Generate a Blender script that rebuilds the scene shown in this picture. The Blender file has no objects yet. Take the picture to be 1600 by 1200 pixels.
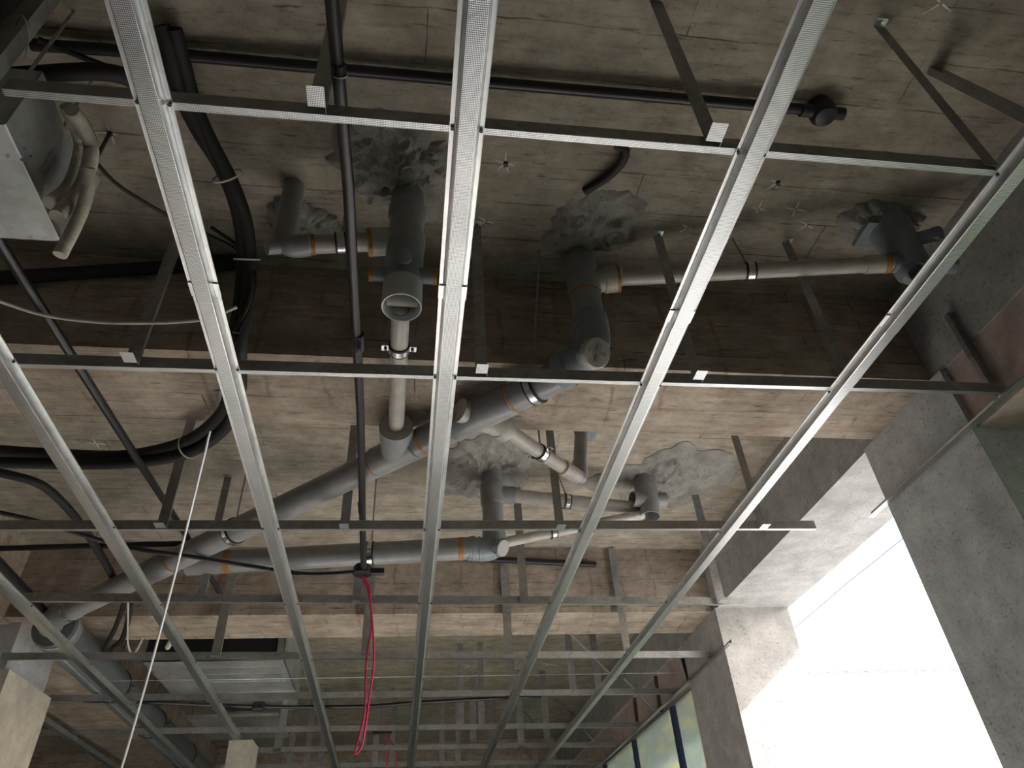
import bpy, bmesh, math, random
from mathutils import Vector, Matrix, noise

# ------------------------------------------------------------------ camera, sky, sun, exposure
SC = bpy.context.scene
COL = SC.collection
cam_d = bpy.data.cameras.new('camera')
cam = bpy.data.objects.new('camera', cam_d)
COL.objects.link(cam)
cam_d.sensor_width = 36.0
cam_d.lens = 24.574
cam_d.clip_start = 0.02
cam_d.clip_end = 200
cam.matrix_world = Matrix(((0.99031, -0.03584, -0.13414, 0.0), (-0.12725, -0.62082, -0.77355, 0.0), (-0.05556, 0.78313, -0.61937, 1.6), (0, 0, 0, 1)))
SC.camera = cam

SC.view_settings.view_transform = 'Standard'
SC.view_settings.look = 'None'
SC.view_settings.gamma = 1.0
SC.view_settings.use_curve_mapping = False
SC.view_settings.exposure = 1.15

SUN_E = math.radians(34.6)      # elevation
SUN_A = math.radians(18.0)      # heading off the cross axis
world = bpy.data.worlds.new('sky')
SC.world = world
world.use_nodes = True
wn = world.node_tree
for n in list(wn.nodes): wn.nodes.remove(n)
sky = wn.nodes.new('ShaderNodeTexSky')
sky.sky_type = 'NISHITA'
sky.sun_disc = False
sky.sun_elevation = SUN_E
sky.sun_rotation = math.radians(108.0)
sky.air_density = 1.0
sky.dust_density = 3.0
bg = wn.nodes.new('ShaderNodeBackground')
bg.inputs['Strength'].default_value = 0.42
wo = wn.nodes.new('ShaderNodeOutputWorld')
wn.links.new(sky.outputs[0], bg.inputs[0])
wn.links.new(bg.outputs[0], wo.inputs[0])

sun_d = bpy.data.lights.new('sun', 'SUN')
sun_d.energy = 9.0
sun_d.angle = math.radians(0.6)
sun_d.color = (1.0, 0.975, 0.94)
sun = bpy.data.objects.new('sun', sun_d)
COL.objects.link(sun)
sd = Vector((-math.cos(SUN_E)*math.cos(SUN_A), math.cos(SUN_E)*math.sin(SUN_A), -math.sin(SUN_E)))
sun.rotation_euler = sd.to_track_quat('-Z', 'Y').to_euler()
sun.location = (8, -3, 9)

# ------------------------------------------------------------------ materials
def new_mat(name):
    m = bpy.data.materials.new(name); m.use_nodes = True
    nt = m.node_tree
    b = nt.nodes['Principled BSDF']
    return m, nt, b

def coords(nt, scale=(1,1,1), rot=(0,0,0)):
    tc = nt.nodes.new('ShaderNodeTexCoord'); mp = nt.nodes.new('ShaderNodeMapping')
    mp.inputs['Scale'].default_value = scale; mp.inputs['Rotation'].default_value = rot
    geo = nt.nodes.new('ShaderNodeNewGeometry')
    nt.links.new(geo.outputs['Position'], mp.inputs['Vector'])
    return mp.outputs[0]

def noise_n(nt, vec, scale, detail=5, rough=0.6):
    n = nt.nodes.new('ShaderNodeTexNoise'); n.inputs['Scale'].default_value = scale
    n.inputs['Detail'].default_value = detail; n.inputs['Roughness'].default_value = rough
    nt.links.new(vec, n.inputs['Vector']); return n.outputs[0]

def ramp(nt, fac, stops):
    r = nt.nodes.new('ShaderNodeValToRGB'); cr = r.color_ramp
    while len(cr.elements) < len(stops): cr.elements.new(0.5)
    for e, (p, c) in zip(cr.elements, stops):
        e.position = p; e.color = (c[0], c[1], c[2], 1) if len(c) == 3 else c
    nt.links.new(fac, r.inputs[0]); return r.outputs[0]

def mix(nt, fac, a, b, mode='MIX'):
    m = nt.nodes.new('ShaderNodeMix'); m.data_type = 'RGBA'; m.blend_type = mode
    if isinstance(fac, (int, float)): m.inputs[0].default_value = fac
    else: nt.links.new(fac, m.inputs[0])
    for s, i in ((a, 6), (b, 7)):
        if isinstance(s, tuple): m.inputs[i].default_value = (s[0], s[1], s[2], 1)
        else: nt.links.new(s, m.inputs[i])
    return m.outputs[2]

def bump(nt, b, h, strength=0.3, dist=0.01):
    bn = nt.nodes.new('ShaderNodeBump'); bn.inputs['Strength'].default_value = strength
    bn.inputs['Distance'].default_value = dist
    nt.links.new(h, bn.inputs['Height']); nt.links.new(bn.outputs[0], b.inputs['Normal'])

def concrete(name, base, dark, stain, board=0.0, rot=0.0, speck=0.5, rough=0.9, stain_amt=0.6, cross=0.0):
    m, nt, b = new_mat(name)
    v = coords(nt)
    vs = coords(nt, (2.2, 16, 16), (0, 0, rot))
    big = noise_n(nt, v, 1.6, 4)
    mid = noise_n(nt, v, 9, 6, 0.65)
    fine = noise_n(nt, v, 70, 6, 0.7)
    streak = noise_n(nt, vs, 2.2, 6, 0.7)
    c = ramp(nt, big, [(0.3, dark), (0.62, base)])
    c = mix(nt, 0.55, c, ramp(nt, mid, [(0.3, (0.55,)*3), (0.7, (1.25,)*3)]), 'MULTIPLY')
    c = mix(nt, 0.6*board, c, ramp(nt, streak, [(0.34, (0.5, 0.49, 0.48)), (0.47, (1, 1, 1)), (0.75, (1.12, 1.11, 1.1))]), 'MULTIPLY')
    if board:
        # seams left by the shuttering boards, broken here and there
        sx = nt.nodes.new('ShaderNodeSeparateXYZ'); nt.links.new(v, sx.inputs[0])
        ad = nt.nodes.new('ShaderNodeMath'); ad.operation = 'ADD'
        nt.links.new(sx.outputs[1], ad.inputs[0]); nt.links.new(sx.outputs[2], ad.inputs[1])
        cx = nt.nodes.new('ShaderNodeCombineXYZ'); nt.links.new(sx.outputs[0], cx.inputs[0]); nt.links.new(ad.outputs[0], cx.inputs[1])
        wob = nt.nodes.new('ShaderNodeTexNoise'); wob.inputs['Scale'].default_value = 6; nt.links.new(v, wob.inputs['Vector'])
        va = nt.nodes.new('ShaderNodeVectorMath'); va.operation = 'MULTIPLY_ADD'
        va.inputs[1].default_value = (0.02, 0.02, 0.0)
        nt.links.new(wob.outputs['Color'], va.inputs[0]); nt.links.new(cx.outputs[0], va.inputs[2])
        br = nt.nodes.new('ShaderNodeTexBrick'); br.inputs['Scale'].default_value = 1.0
        br.inputs['Brick Width'].default_value = 1.45; br.inputs['Row Height'].default_value = 0.152
        br.inputs['Mortar Size'].default_value = 0.0028; br.inputs['Mortar Smooth'].default_value = 0.3
        br.inputs['Color1'].default_value = (1.0, 1.0, 1.0, 1); br.inputs['Color2'].default_value = (0.86, 0.85, 0.84, 1)
        br.inputs['Mortar'].default_value = (0.30, 0.27, 0.24, 1)
        nt.links.new(va.outputs[0], br.inputs['Vector'])
        brk = ramp(nt, noise_n(nt, coords(nt, (2.5, 4, 4)), 2.0, 3), [(0.44, (0.1,)*3), (0.62, (0.95,)*3)])
        c = mix(nt, brk, c, mix(nt, 1.0, c, br.outputs['Color'], 'MULTIPLY'))
    if cross:
        wv = nt.nodes.new('ShaderNodeTexWave'); wv.bands_direction = 'X'; wv.inputs['Scale'].default_value = 1.55
        wv.inputs['Distortion'].default_value = 1.2; wv.inputs['Detail'].default_value = 3; wv.inputs['Detail Scale'].default_value = 3
        nt.links.new(coords(nt, (1, 1, 1), (0, 0, 0.10)), wv.inputs['Vector'])
        ln = ramp(nt, wv.outputs['Fac'], [(0.972, (0, 0, 0)), (0.999, (1, 1, 1))])
        mk = ramp(nt, noise_n(nt, coords(nt, (1.4, 5, 5)), 2.4, 3), [(0.46, (0, 0, 0)), (0.60, (cross,)*3)])
        m2 = mix(nt, 1.0, ln, mk, 'MULTIPLY')
        c = mix(nt, m2, c, (0.20, 0.105, 0.06))
        rd = ramp(nt, noise_n(nt, coords(nt, (0.8, 9, 9)), 2.0, 4), [(0.56, (0, 0, 0)), (0.68, (cross*0.7,)*3)])
        c = mix(nt, rd, c, (0.27, 0.15, 0.09))
    if board:
        dash = noise_n(nt, coords(nt, (7, 55, 55)), 1.6, 4, 0.6)
        c = mix(nt, 0.85, c, ramp(nt, dash, [(0.27, (0.30, 0.28, 0.26)), (0.38, (1, 1, 1)), (0.7, (1.08, 1.07, 1.06))]), 'MULTIPLY')
        blot = noise_n(nt, coords(nt, (2.4, 4.5, 4.5)), 3.0, 6, 0.7)
        c = mix(nt, 0.7, c, ramp(nt, blot, [(0.30, (0.62, 0.61, 0.57)), (0.52, (1, 1, 1)), (0.75, (1.18, 1.18, 1.18))]), 'MULTIPLY')
    sp = ramp(nt, fine, [(0.30, (0.25,)*3), (0.42, (1,)*3), (1, (1.1,)*3)])
    c = mix(nt, speck, c, sp, 'MULTIPLY')
    stn = ramp(nt, noise_n(nt, coords(nt, (1, 1.3, 1)), 3.1, 3), [(0.58, (0, 0, 0)), (0.72, (1, 1, 1))])
    sm = nt.nodes.new('ShaderNodeMath'); sm.operation = 'MULTIPLY'; sm.inputs[1].default_value = stain_amt
    nt.links.new(stn, sm.inputs[0])
    c = mix(nt, sm.outputs[0], c, stain)
    nt.links.new(c, b.inputs['Base Color'])
    b.inputs['Roughness'].default_value = rough
    b.inputs['Specular IOR Level'].default_value = 0.2
    hh = mix(nt, 0.5, fine, streak) if board else mix(nt, 0.4, fine, mid)
    bump(nt, b, hh, 0.55, 0.012)
    return m

M = {}
M['slab'] = concrete('board_marked_concrete', (0.385, 0.345, 0.285), (0.29, 0.26, 0.215), (0.25, 0.19, 0.145), 0.85, stain_amt=0.4)
M['beam'] = concrete('beam_concrete', (0.45, 0.385, 0.32), (0.35, 0.30, 0.245), (0.33, 0.21, 0.14), 0.9, stain_amt=0.35, cross=0.5)
M['column'] = concrete('column_concrete', (0.58, 0.595, 0.615), (0.46, 0.475, 0.49), (0.28, 0.28, 0.28), 0.0, speck=0.85, stain_amt=0.35)  # cool tint imitates bluish lens haze, painted into the concrete colour
M['edge'] = concrete('edge_beam_concrete', (0.41, 0.405, 0.395), (0.32, 0.318, 0.31), (0.22, 0.22, 0.215), 0.0, speck=0.9, stain_amt=0.35)
M['plaster'] = concrete('pale_plaster', (0.52, 0.49, 0.42), (0.42, 0.40, 0.35), (0.36, 0.35, 0.33), 0.0, speck=0.35)
M['infill'] = concrete('pinkish_infill', (0.52, 0.43, 0.40), (0.44, 0.36, 0.33), (0.36, 0.31, 0.29), 0.0, speck=0.3)
M['mortar'] = concrete('rough_mortar', (0.33, 0.32, 0.29), (0.17, 0.165, 0.15), (0.07, 0.068, 0.06), 0.0, speck=1.0, stain_amt=0.35)
M['floor'] = concrete('floor_screed', (0.74, 0.73, 0.71), (0.66, 0.65, 0.63), (0.58, 0.57, 0.54), 0.0, speck=0.2)
M['ground'] = concrete('pale_paving', (0.47, 0.465, 0.46), (0.40, 0.395, 0.39), (0.36, 0.355, 0.345), 0.0, speck=0.2)
M['white_wall'] = concrete('white_render', (0.82, 0.81, 0.79), (0.76, 0.75, 0.73), (0.7, 0.69, 0.66), 0.0, speck=0.1)
M['chalk'] = concrete('chalk', (0.75, 0.73, 0.68), (0.6, 0.58, 0.54), (0.5, 0.48, 0.45), 0.0, speck=0.5)

def metal(name, col, rough, var=0.12, spangle=60, metallic=1.0):
    m, nt, b = new_mat(name)
    v = coords(nt)
    vo = nt.nodes.new('ShaderNodeTexVoronoi'); vo.inputs['Scale'].default_value = spangle
    nt.links.new(v, vo.inputs['Vector'])
    c = ramp(nt, noise_n(nt, v, 6, 4), [(0.3, tuple(x*(1-2*var) for x in col)), (0.7, tuple(min(1, x*(1+var)) for x in col))])
    c = mix(nt, 0.25, c, vo.outputs['Color'], 'SOFT_LIGHT')
    hs = nt.nodes.new('ShaderNodeHueSaturation'); hs.inputs['Saturation'].default_value = 0.35
    nt.links.new(c, hs.inputs['Color']); c = hs.outputs[0]
    nt.links.new(c, b.inputs['Base Color'])
    b.inputs['Metallic'].default_value = metallic
    r = ramp(nt, noise_n(nt, v, 14, 4), [(0.3, (rough*0.92,)*3), (0.7, (min(1, rough*1.1),)*3)])
    nt.links.new(r, b.inputs['Roughness'])
    return m
M['zinc'] = metal('galvanised_steel', (0.66, 0.70, 0.72), 0.36, 0.08)
M['zinc_dull'] = metal('dull_galvanised_steel', (0.36, 0.37, 0.35), 0.5, metallic=0.8)
M['duct'] = metal('galvanised_duct_sheet', (0.50, 0.58, 0.62), 0.5, spangle=35, metallic=0.85)
M['steel'] = metal('bright_clamp_steel', (0.75, 0.76, 0.78), 0.25)
M['screw'] = metal('dark_screw', (0.06, 0.06, 0.07), 0.5)

def knurled():
    m, nt, b = new_mat('knurled_galvanised_steel')
    v = coords(nt)
    c = ramp(nt, noise_n(nt, v, 5, 4), [(0.3, (0.66, 0.69, 0.71)), (0.7, (0.82, 0.85, 0.87))])
    hs = []
    for ax in (0, 1):
        w = nt.nodes.new('ShaderNodeTexWave'); w.bands_direction = 'XY'[ax]
        w.inputs['Scale'].default_value = 100.0 if ax == 0 else 85.0
        w.inputs['Distortion'].default_value = 0
        nt.links.new(v, w.inputs['Vector']); hs.append(w.outputs['Fac'])
    mm = nt.nodes.new('ShaderNodeMath'); mm.operation = 'MULTIPLY'
    nt.links.new(hs[0], mm.inputs[0]); nt.links.new(hs[1], mm.inputs[1])
    dimple = ramp(nt, mm.outputs[0], [(0.02, (0.22,)*3), (0.32, (1,)*3)])
    c = mix(nt, 0.95, c, dimple, 'MULTIPLY')
    nt.links.new(c, b.inputs['Base Color'])
    b.inputs['Metallic'].default_value = 1.0
    b.inputs['Roughness'].default_value = 0.33
    bump(nt, b, mm.outputs[0], 0.25, 0.001)
    return m
M['knurl'] = knurled()

def plain(name, col, rough=0.5, var=0.12, spec=0.5, scale=20, metallic=0.0):
    m, nt, b = new_mat(name)
    v = coords(nt)
    c = ramp(nt, noise_n(nt, v, scale, 4), [(0.3, tuple(x*(1-var) for x in col)), (0.7, tuple(min(1, x*(1+var)) for x in col))])
    nt.links.new(c, b.inputs['Base Color'])
    b.inputs['Roughness'].default_value = rough
    b.inputs['Specular IOR Level'].default_value = spec
    b.inputs['Metallic'].default_value = metallic
    return m
M['pvc'] = plain('grey_drain_plastic', (0.27, 0.275, 0.28), 0.34)
M['pvc_blue'] = plain('bluish_grey_fitting_plastic', (0.20, 0.235, 0.255), 0.36)
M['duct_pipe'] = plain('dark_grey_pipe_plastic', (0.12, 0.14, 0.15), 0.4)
M['rod'] = plain('pale_rod_steel', (0.55, 0.57, 0.60), 0.35, 0.05, metallic=0.5)
M['pvc_lit'] = plain('lit_inner_plastic', (0.50, 0.53, 0.54), 0.3)  # paler to paint in the light falling inside the trap mouth
M['pvc_pale'] = plain('pale_drain_plastic', (0.43, 0.41, 0.37), 0.35)
M['glue'] = plain('orange_brown_glue', (0.36, 0.17, 0.045), 0.5, 0.3)
M['black_pvc'] = plain('black_conduit_plastic', (0.012, 0.012, 0.015), 0.38)
M['foam'] = plain('black_pipe_insulation', (0.010, 0.010, 0.011), 0.7)
M['rubber'] = plain('black_rubber', (0.012, 0.012, 0.012), 0.6)
M['flex'] = plain('beige_flexible_plastic', (0.46, 0.43, 0.36), 0.6)
M['red'] = plain('crimson_cable', (0.55, 0.025, 0.10), 0.35)
M['cable_white'] = plain('off_white_cable', (0.55, 0.52, 0.45), 0.5)
M['rust'] = plain('rusty_rod_steel', (0.06, 0.045, 0.035), 0.7)
M['blue_frame'] = plain('dark_blue_frame_paint', (0.02, 0.035, 0.10), 0.4)
M['void'] = plain('flat_black', (0.008, 0.008, 0.010), 0.8)
M['roof_sheet'] = metal('corrugated_roof_sheet', (0.65, 0.66, 0.68), 0.5)

def painted_reflection_glass():
    m, nt, b = new_mat('greenish_painted_reflection_glass')
    v = coords(nt, (1, 0.8, 2.5), (0.5, 0, 0))
    c = ramp(nt, noise_n(nt, v, 2.2, 2), [(0.35, (0.60, 0.63, 0.48)), (0.5, (0.48, 0.55, 0.55)), (0.65, (0.64, 0.66, 0.52))])  # bluish slanting streaks paint reflections into the pane colour
    nt.links.new(c, b.inputs['Base Color'])
    b.inputs['Roughness'].default_value = 0.15
    tl = nt.nodes.new('ShaderNodeBsdfTranslucent'); nt.links.new(c, tl.inputs['Color'])
    mx = nt.nodes.new('ShaderNodeMixShader'); mx.inputs[0].default_value = 0.30
    nt.links.new(b.outputs[0], mx.inputs[1]); nt.links.new(tl.outputs[0], mx.inputs[2])
    nt.links.new(mx.outputs[0], nt.nodes['Material Output'].inputs['Surface'])
    return m
M['glass'] = painted_reflection_glass()

# ------------------------------------------------------------------ mesh helpers
OFF = {}
class MB:
    def __init__(s): s.v = []; s.f = []; s.mi = []
    def add(s, vs, fs, mi=0):
        o = len(s.v); s.v += [Vector(a) for a in vs]
        for f in fs: s.f.append([i+o for i in f]); s.mi.append(mi)
        return s
    def box(s, lo, hi, mi=0, M4=None):
        x0, y0, z0 = lo; x1, y1, z1 = hi
        vs = [Vector(c) for c in ((x0,y0,z0),(x1,y0,z0),(x1,y1,z0),(x0,y1,z0),(x0,y0,z1),(x1,y0,z1),(x1,y1,z1),(x0,y1,z1))]
        if M4: vs = [M4 @ q for q in vs]
        return s.add(vs, [(0,3,2,1),(4,5,6,7),(0,1,5,4),(1,2,6,5),(2,3,7,6),(3,0,4,7)], mi)
    def bar(s, a, b, w, h, up=(0,0,1)):
        a = Vector(a); b = Vector(b); d = (b-a); L = d.length; d.normalize()
        u = Vector(up); 
        if abs(d.dot(u)) > 0.95: u = Vector((0,1,0))
        sx = d.cross(u).normalized(); uz = sx.cross(d).normalized()
        m4 = Matrix((sx, d, uz)).transposed().to_4x4(); m4.translation = a
        return s.box((-w/2, 0, -h/2), (w/2, L, h/2), 0, m4)
    def tube(s, pts, r, n=16, caps=True):
        pts = [Vector(q) for q in pts]; rs = r if isinstance(r, (list, tuple)) else [r]*len(pts)
        ts = []
        for i in range(len(pts)):
            t = Vector((0,0,0))
            jb = next((j for j in range(i-1, -1, -1) if (pts[i]-pts[j]).length > 1e-7), None)
            jf = next((j for j in range(i+1, len(pts)) if (pts[i]-pts[j]).length > 1e-7), None)
            if jb is not None: t += (pts[i]-pts[jb]).normalized()
            if jf is not None: t += (pts[jf]-pts[i]).normalized()
            if t.length < 1e-3: t = (pts[jf]-pts[i]) if jf is not None else (pts[i]-pts[jb])
            ts.append(t.normalized())
        u = Vector((0,0,1)) if abs(ts[0].z) < 0.9 else Vector((1,0,0))
        o = len(s.v); 
        for i, (q, t) in enumerate(zip(pts, ts)):
            u = (u - t*u.dot(t)).normalized(); w = t.cross(u)
            for k in range(n):
                a = 2*math.pi*k/n
                s.v.append(q + (u*math.cos(a) + w*math.sin(a))*rs[i])
        for i in range(len(pts)-1):
            for k in range(n):
                a = o+i*n+k; b = o+i*n+(k+1) % n
                s.f.append([a, b, b+n, a+n]); s.mi.append(0)
        if caps:
            s.f.append([o+k for k in range(n)][::-1]); s.mi.append(0)
            e = o+(len(pts)-1)*n
            s.f.append([e+k for k in range(n)]); s.mi.append(0)
        return s
    def lathe(s, c, d, sr, n=32):
        # surface of revolution: (distance along d, radius) pairs, in a fixed frame
        c = Vector(c); d = Vector(d).normalized(); u = d.orthogonal().normalized(); w = d.cross(u); o = len(s.v)
        for q, r in sr:
            for k in range(n):
                a = 2*math.pi*k/n
                s.v.append(c+d*q+(u*math.cos(a)+w*math.sin(a))*r)
        for i in range(len(sr)-1):
            for k in range(n):
                a = o+i*n+k; b = o+i*n+(k+1) % n
                s.f.append([a, b, b+n, a+n]); s.mi.append(0)
        return s
    def prof(s, a, b, poly, up=(0,0,1)):
        # closed polygon [(side, up)] swept from a to b
        a = Vector(a); b = Vector(b); d = (b-a).normalized(); u = Vector(up)
        sx = d.cross(u).normalized(); uz = sx.cross(d).normalized(); n = len(poly)
        vs = [a+sx*p+uz*q for p, q in poly] + [b+sx*p+uz*q for p, q in poly]
        fs = [(i, (i+1) % n, (i+1) % n+n, i+n) for i in range(n)] + [tuple(range(n))[::-1], tuple(range(n, 2*n))]
        return s.add(vs, fs)
    def strip(s, a, b, line, th, up=(0,0,1)):
        # folded sheet: open polyline profile given thickness th
        L = [Vector((p, q)) for p, q in line]; out = []
        for i in range(len(L)):
            d = (L[min(i+1, len(L)-1)]-L[max(i-1, 0)]).normalized()
            out.append(L[i]+Vector((-d.y, d.x))*th)
        return s.quadstrip(a, b, [tuple(q) for q in L], [tuple(q) for q in out], up)
    def quadstrip(s, a, b, l1, l2, up):
        a = Vector(a); b = Vector(b); d = (b-a).normalized(); u = Vector(up)
        sx = d.cross(u).normalized(); uz = sx.cross(d).normalized(); n = len(l1)
        P = lambda o, q: o+sx*q[0]+uz*q[1]
        vs = [P(a, q) for q in l1]+[P(a, q) for q in l2]+[P(b, q) for q in l1]+[P(b, q) for q in l2]
        fs = []
        for i in range(n-1):
            fs.append((i, i+1, 2*n+i+1, 2*n+i)); fs.append((n+i+1, n+i, 3*n+i, 3*n+i+1))
            fs.append((i+1, i, n+i, n+i+1)); fs.append((2*n+i, 2*n+i+1, 3*n+i+1, 3*n+i))
        fs.append((0, 2*n, 3*n, n)); fs.append((n-1, 2*n-1, 4*n-1, 3*n-1))
        return s.add(vs, fs)

def root_of(o):
    return OFF.get(o.name, Vector((0,0,0)))

def obj(name, mb, mat, parent=None, smooth=False, loc=None, angle=35):
    me = bpy.data.meshes.new(name)
    if parent: base = root_of(parent)
    elif loc is not None: base = Vector(loc)
    else: base = Vector((0,0,0))
    me.from_pydata([tuple(v-base) for v in mb.v], [], mb.f)
    mats = mat if isinstance(mat, (list, tuple)) else [mat]
    for m in mats: me.materials.append(M[m])
    for p, i in zip(me.polygons, mb.mi): p.material_index = min(i, len(mats)-1)
    bm = bmesh.new(); bm.from_mesh(me)
    bmesh.ops.recalc_face_normals(bm, faces=bm.faces)
    if smooth:
        for f in bm.faces: f.smooth = True
        for e in bm.edges:
            if len(e.link_faces) == 2 and e.calc_face_angle(0) > math.radians(angle): e.smooth = False
    bm.to_mesh(me); bm.free()
    o = bpy.data.objects.new(name, me); COL.objects.link(o)
    if parent: o.parent = parent
    else: o.location = base
    OFF[o.name] = base
    return o

def thing(name, label, cat, loc, group=None):
    o = bpy.data.objects.new(name, None); COL.objects.link(o)
    o.empty_display_size = 0.05
    o.location = Vector(loc); OFF[o.name] = Vector(loc)
    o['label'] = label; o['category'] = cat
    if group: o['group'] = group
    return o

def tag(o, label, cat, group=None):
    o['label'] = label; o['category'] = cat
    if group: o['group'] = group
    return o

def struct(name, mb, mat, smooth=False, loc=None):
    o = obj(name, mb, mat, None, smooth, loc); o['kind'] = 'structure'; return o

def spline(pts, n=8):
    pts = [Vector(p) for p in pts]; P = [pts[0]*2-pts[1]] + pts + [pts[-1]*2-pts[-2]]; out = []
    for i in range(1, len(P)-2):
        for k in range(n):
            t = k/n; a, b, c, d = P[i-1], P[i], P[i+1], P[i+2]
            out.append(0.5*((2*b)+(c-a)*t+(2*a-5*b+4*c-d)*t*t+(3*b-a-3*c+d)*t*t*t))
    out.append(pts[-1]); return out

def lerp(a, b, t): return Vector(a)*(1-t)+Vector(b)*t
def ring(mb, c, d, r, w, n=28, th=0.003):
    # open band around an axis
    c = Vector(c); d = Vector(d).normalized()
    mb.tube([c-d*w/2, c-d*w/2, c+d*w/2, c+d*w/2], [r-0.001, r+th, r+th, r-0.001], n, False)
    return mb
ZS = 3.55      # underside of the slab
ZB = 3.13      # underside of the beams
ZG = 2.86      # face of the ceiling grid
ZR = 2.885     # underside of the carrying channels

# ------------------------------------------------------------------ the shell
struct('floor', MB().box((-6.2, -3.7, -0.12), (2.37, 12.2, 0.0)), 'floor')
struct('ground', MB().box((2.37, -14, -0.15), (30, 40, -0.01)), 'ground')
ceil = struct('ceiling', MB().box((-6.2, -3.7, ZS), (2.37, 12.2, ZS+0.18)), 'slab')
def beam(lo, hi):
    return struct('concrete_beam', MB().box(lo, hi), 'beam')
beam((-6.0, 1.80, ZB), (1.895, 2.19, ZS))
beam((-6.0, 4.12, ZB), (1.895, 4.51, ZS))
beam((-6.0, 9.60, ZB), (1.895, 9.99, ZS))
beam((-6.0, -1.9, ZB), (1.895, -1.5, ZS))
struct('edge_beam', MB().box((1.895, -3.7, ZB), (2.37, 12.2, ZS)), 'edge')
struct('edge_beam', MB().box((-2.66, -3.7, ZB-0.01), (-2.2, 12.2, ZS)), 'beam')
def column(lo, hi, mat='column'):
    return struct('concrete_column', MB().box(lo, hi), mat)
column((1.88, 1.74, 0), (2.37, 2.27, ZB))
column((1.88, 4.06, 0), (2.36, 4.72, ZB), 'edge')
column((1.88, -1.9, 0), (2.37, -1.35, ZB))
column((1.88, 9.5, 0), (2.37, 10.1, ZB))
column((-2.62, 4.2, 0), (-2.14, 4.72, ZB))
struct('plaster_jacket', MB().box((-2.66, 4.17, 0), (-2.10, 4.75, 2.87)), 'plaster')
column((-2.62, 9.5, 0), (-2.14, 10.1, ZB))
struct('wall_left', MB().box((-6.2, -3.7, 0), (-6.0, 12.2, ZS)), 'plaster')
struct('wall_back', MB().box((-6.0, -3.7, 0), (2.37, -3.5, ZS)), 'plaster')
struct('wall_front', MB().box((-6.0, 12.0, 0), (1.9, 12.2, ZS)), 'column')
struct('wall_right', MB().box((1.905, -3.5, 2.875), (2.3, 1.74, ZB)), 'infill')
struct('wall_right', MB().box((2.2, -3.5, 0), (2.37, 0.0, 2.875)), 'column')
struct('wall_right', MB().box((1.93, 4.72, 2.90), (2.1, 9.5, ZB)), 'infill')
struct('wall_right', MB().box((1.905, 10.1, 0), (2.1, 12.0, ZB)), 'infill')
struct('shade_overhang', MB().box((2.37, -6, 5.65), (6.19, 14, 5.85)), 'column')  # unseen, added and sized to cast the shade line on the far column
struct('wall_upper', MB().box((2.2, -6, 3.73), (2.37, 14, 5.65)), 'white_wall')

random.seed(3)

# chalk crosses and drilled anchors under the slab
def chalk(x, y, rays, L=0.035, w=0.003, z=ZS):
    mb = MB()
    for a in rays:
        l = L*random.uniform(0.6, 1.2)
        d = Vector((math.cos(a), math.sin(a), 0)); q = Vector((-d.y, d.x, 0))*w
        o = Vector((x, y, z-0.0012)); s0 = o+d*0.006
        mb.add([s0-q, s0+q, o+d*l+q*0.3, o+d*l-q*0.3, s0-q+Vector((0,0,0.0018)), s0+q+Vector((0,0,0.0018)), o+d*l+q*0.3+Vector((0,0,0.0018)), o+d*l-q*0.3+Vector((0,0,0.0018))],
               [(0,1,2,3),(4,7,6,5),(0,4,5,1),(1,5,6,2),(2,6,7,3),(3,7,4,0)])
    return obj('chalk_mark', mb, 'chalk', ceil)
R5 = [0.2, 1.2, 2.3, 3.4, 4.6]
R4 = [0.1, 1.5, 3.2, 4.7]
R3 = [0.4, 2.4, 3.6]
for q, rays, L in (((0.256, 1.301, 3.550), R5, 0.04), ((1.183, 1.292, 3.550), R5, 0.04), ((1.296, 1.394, 3.550), R4, 0.035), ((1.161, 1.403, 3.550), R4, 0.03),
                   ((1.392, 0.688, 3.550), R3, 0.05), ((-0.937, 1.305, 3.550), R4, 0.035), ((0.938, 1.506, 3.550), R3, 0.03), ((1.373, 1.459, 3.550), R3, 0.03),
                   ((0.057, 1.508, 3.550), R3, 0.03), ((0.217, 1.535, 3.550), R3, 0.03), ((0.569, 6.546, 3.550), R3, 0.1), ((1.297, 6.551, 3.550), R3, 0.1), ((-1.505, 3.003, 3.550), R4, 0.05)):
    chalk(q[0], q[1], rays, L)
for q in ((0.256, 1.301, 3.550), (1.183, 1.292, 3.550), (-0.937, 1.305, 3.550)):
    mb = MB().tube([(q[0], q[1], ZS-0.012), (q[0], q[1], ZS)], 0.008, 12)
    obj('drill_anchor', mb, 'rust', ceil, True)

# mortar packed round the pipes where they pass the slab
def mortar(label, c, rx, ry, h, seed):
    mb = MB(); nr, na = 22, 96; vs = []; fs = []
    c = Vector(c)
    def N(x, y, f, k): return noise.noise(Vector((x*f, y*f, seed*3.7+k)))
    def edge(a):
        x, y = math.cos(a), math.sin(a)
        return 1+0.34*N(x, y, 1.2, 0)+0.20*N(x, y, 3.5, 5)+0.10*N(x, y, 9, 9)
    for i in range(nr+1):
        t = i/nr
        for k in range(na):
            a = 2*math.pi*k/na; e = edge(a)
            x = math.cos(a)*rx*e*t; y = math.sin(a)*ry*e*t
            lump = 0.55+0.6*N(x, y, 11, 1)-0.75*abs(N(x, y, 17, 2))+0.45*abs(N(x, y, 42, 3))
            z = -h*(1-t**5)*max(0.03, lump)*1.5
            vs.append(c+Vector((x, y, z if i < nr else 0.0015)))
    for i in range(nr):
        for k in range(na):
            a = i*na+k; b = i*na+(k+1) % na
            fs.append((a, b, b+na, a+na))
    mb.add(vs, fs)
    o = obj('mortar_patch', mb, 'mortar', None, True, loc=c, angle=40)
    return tag(o, label, 'mortar patch', 'mortar patches under the slab')
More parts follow.
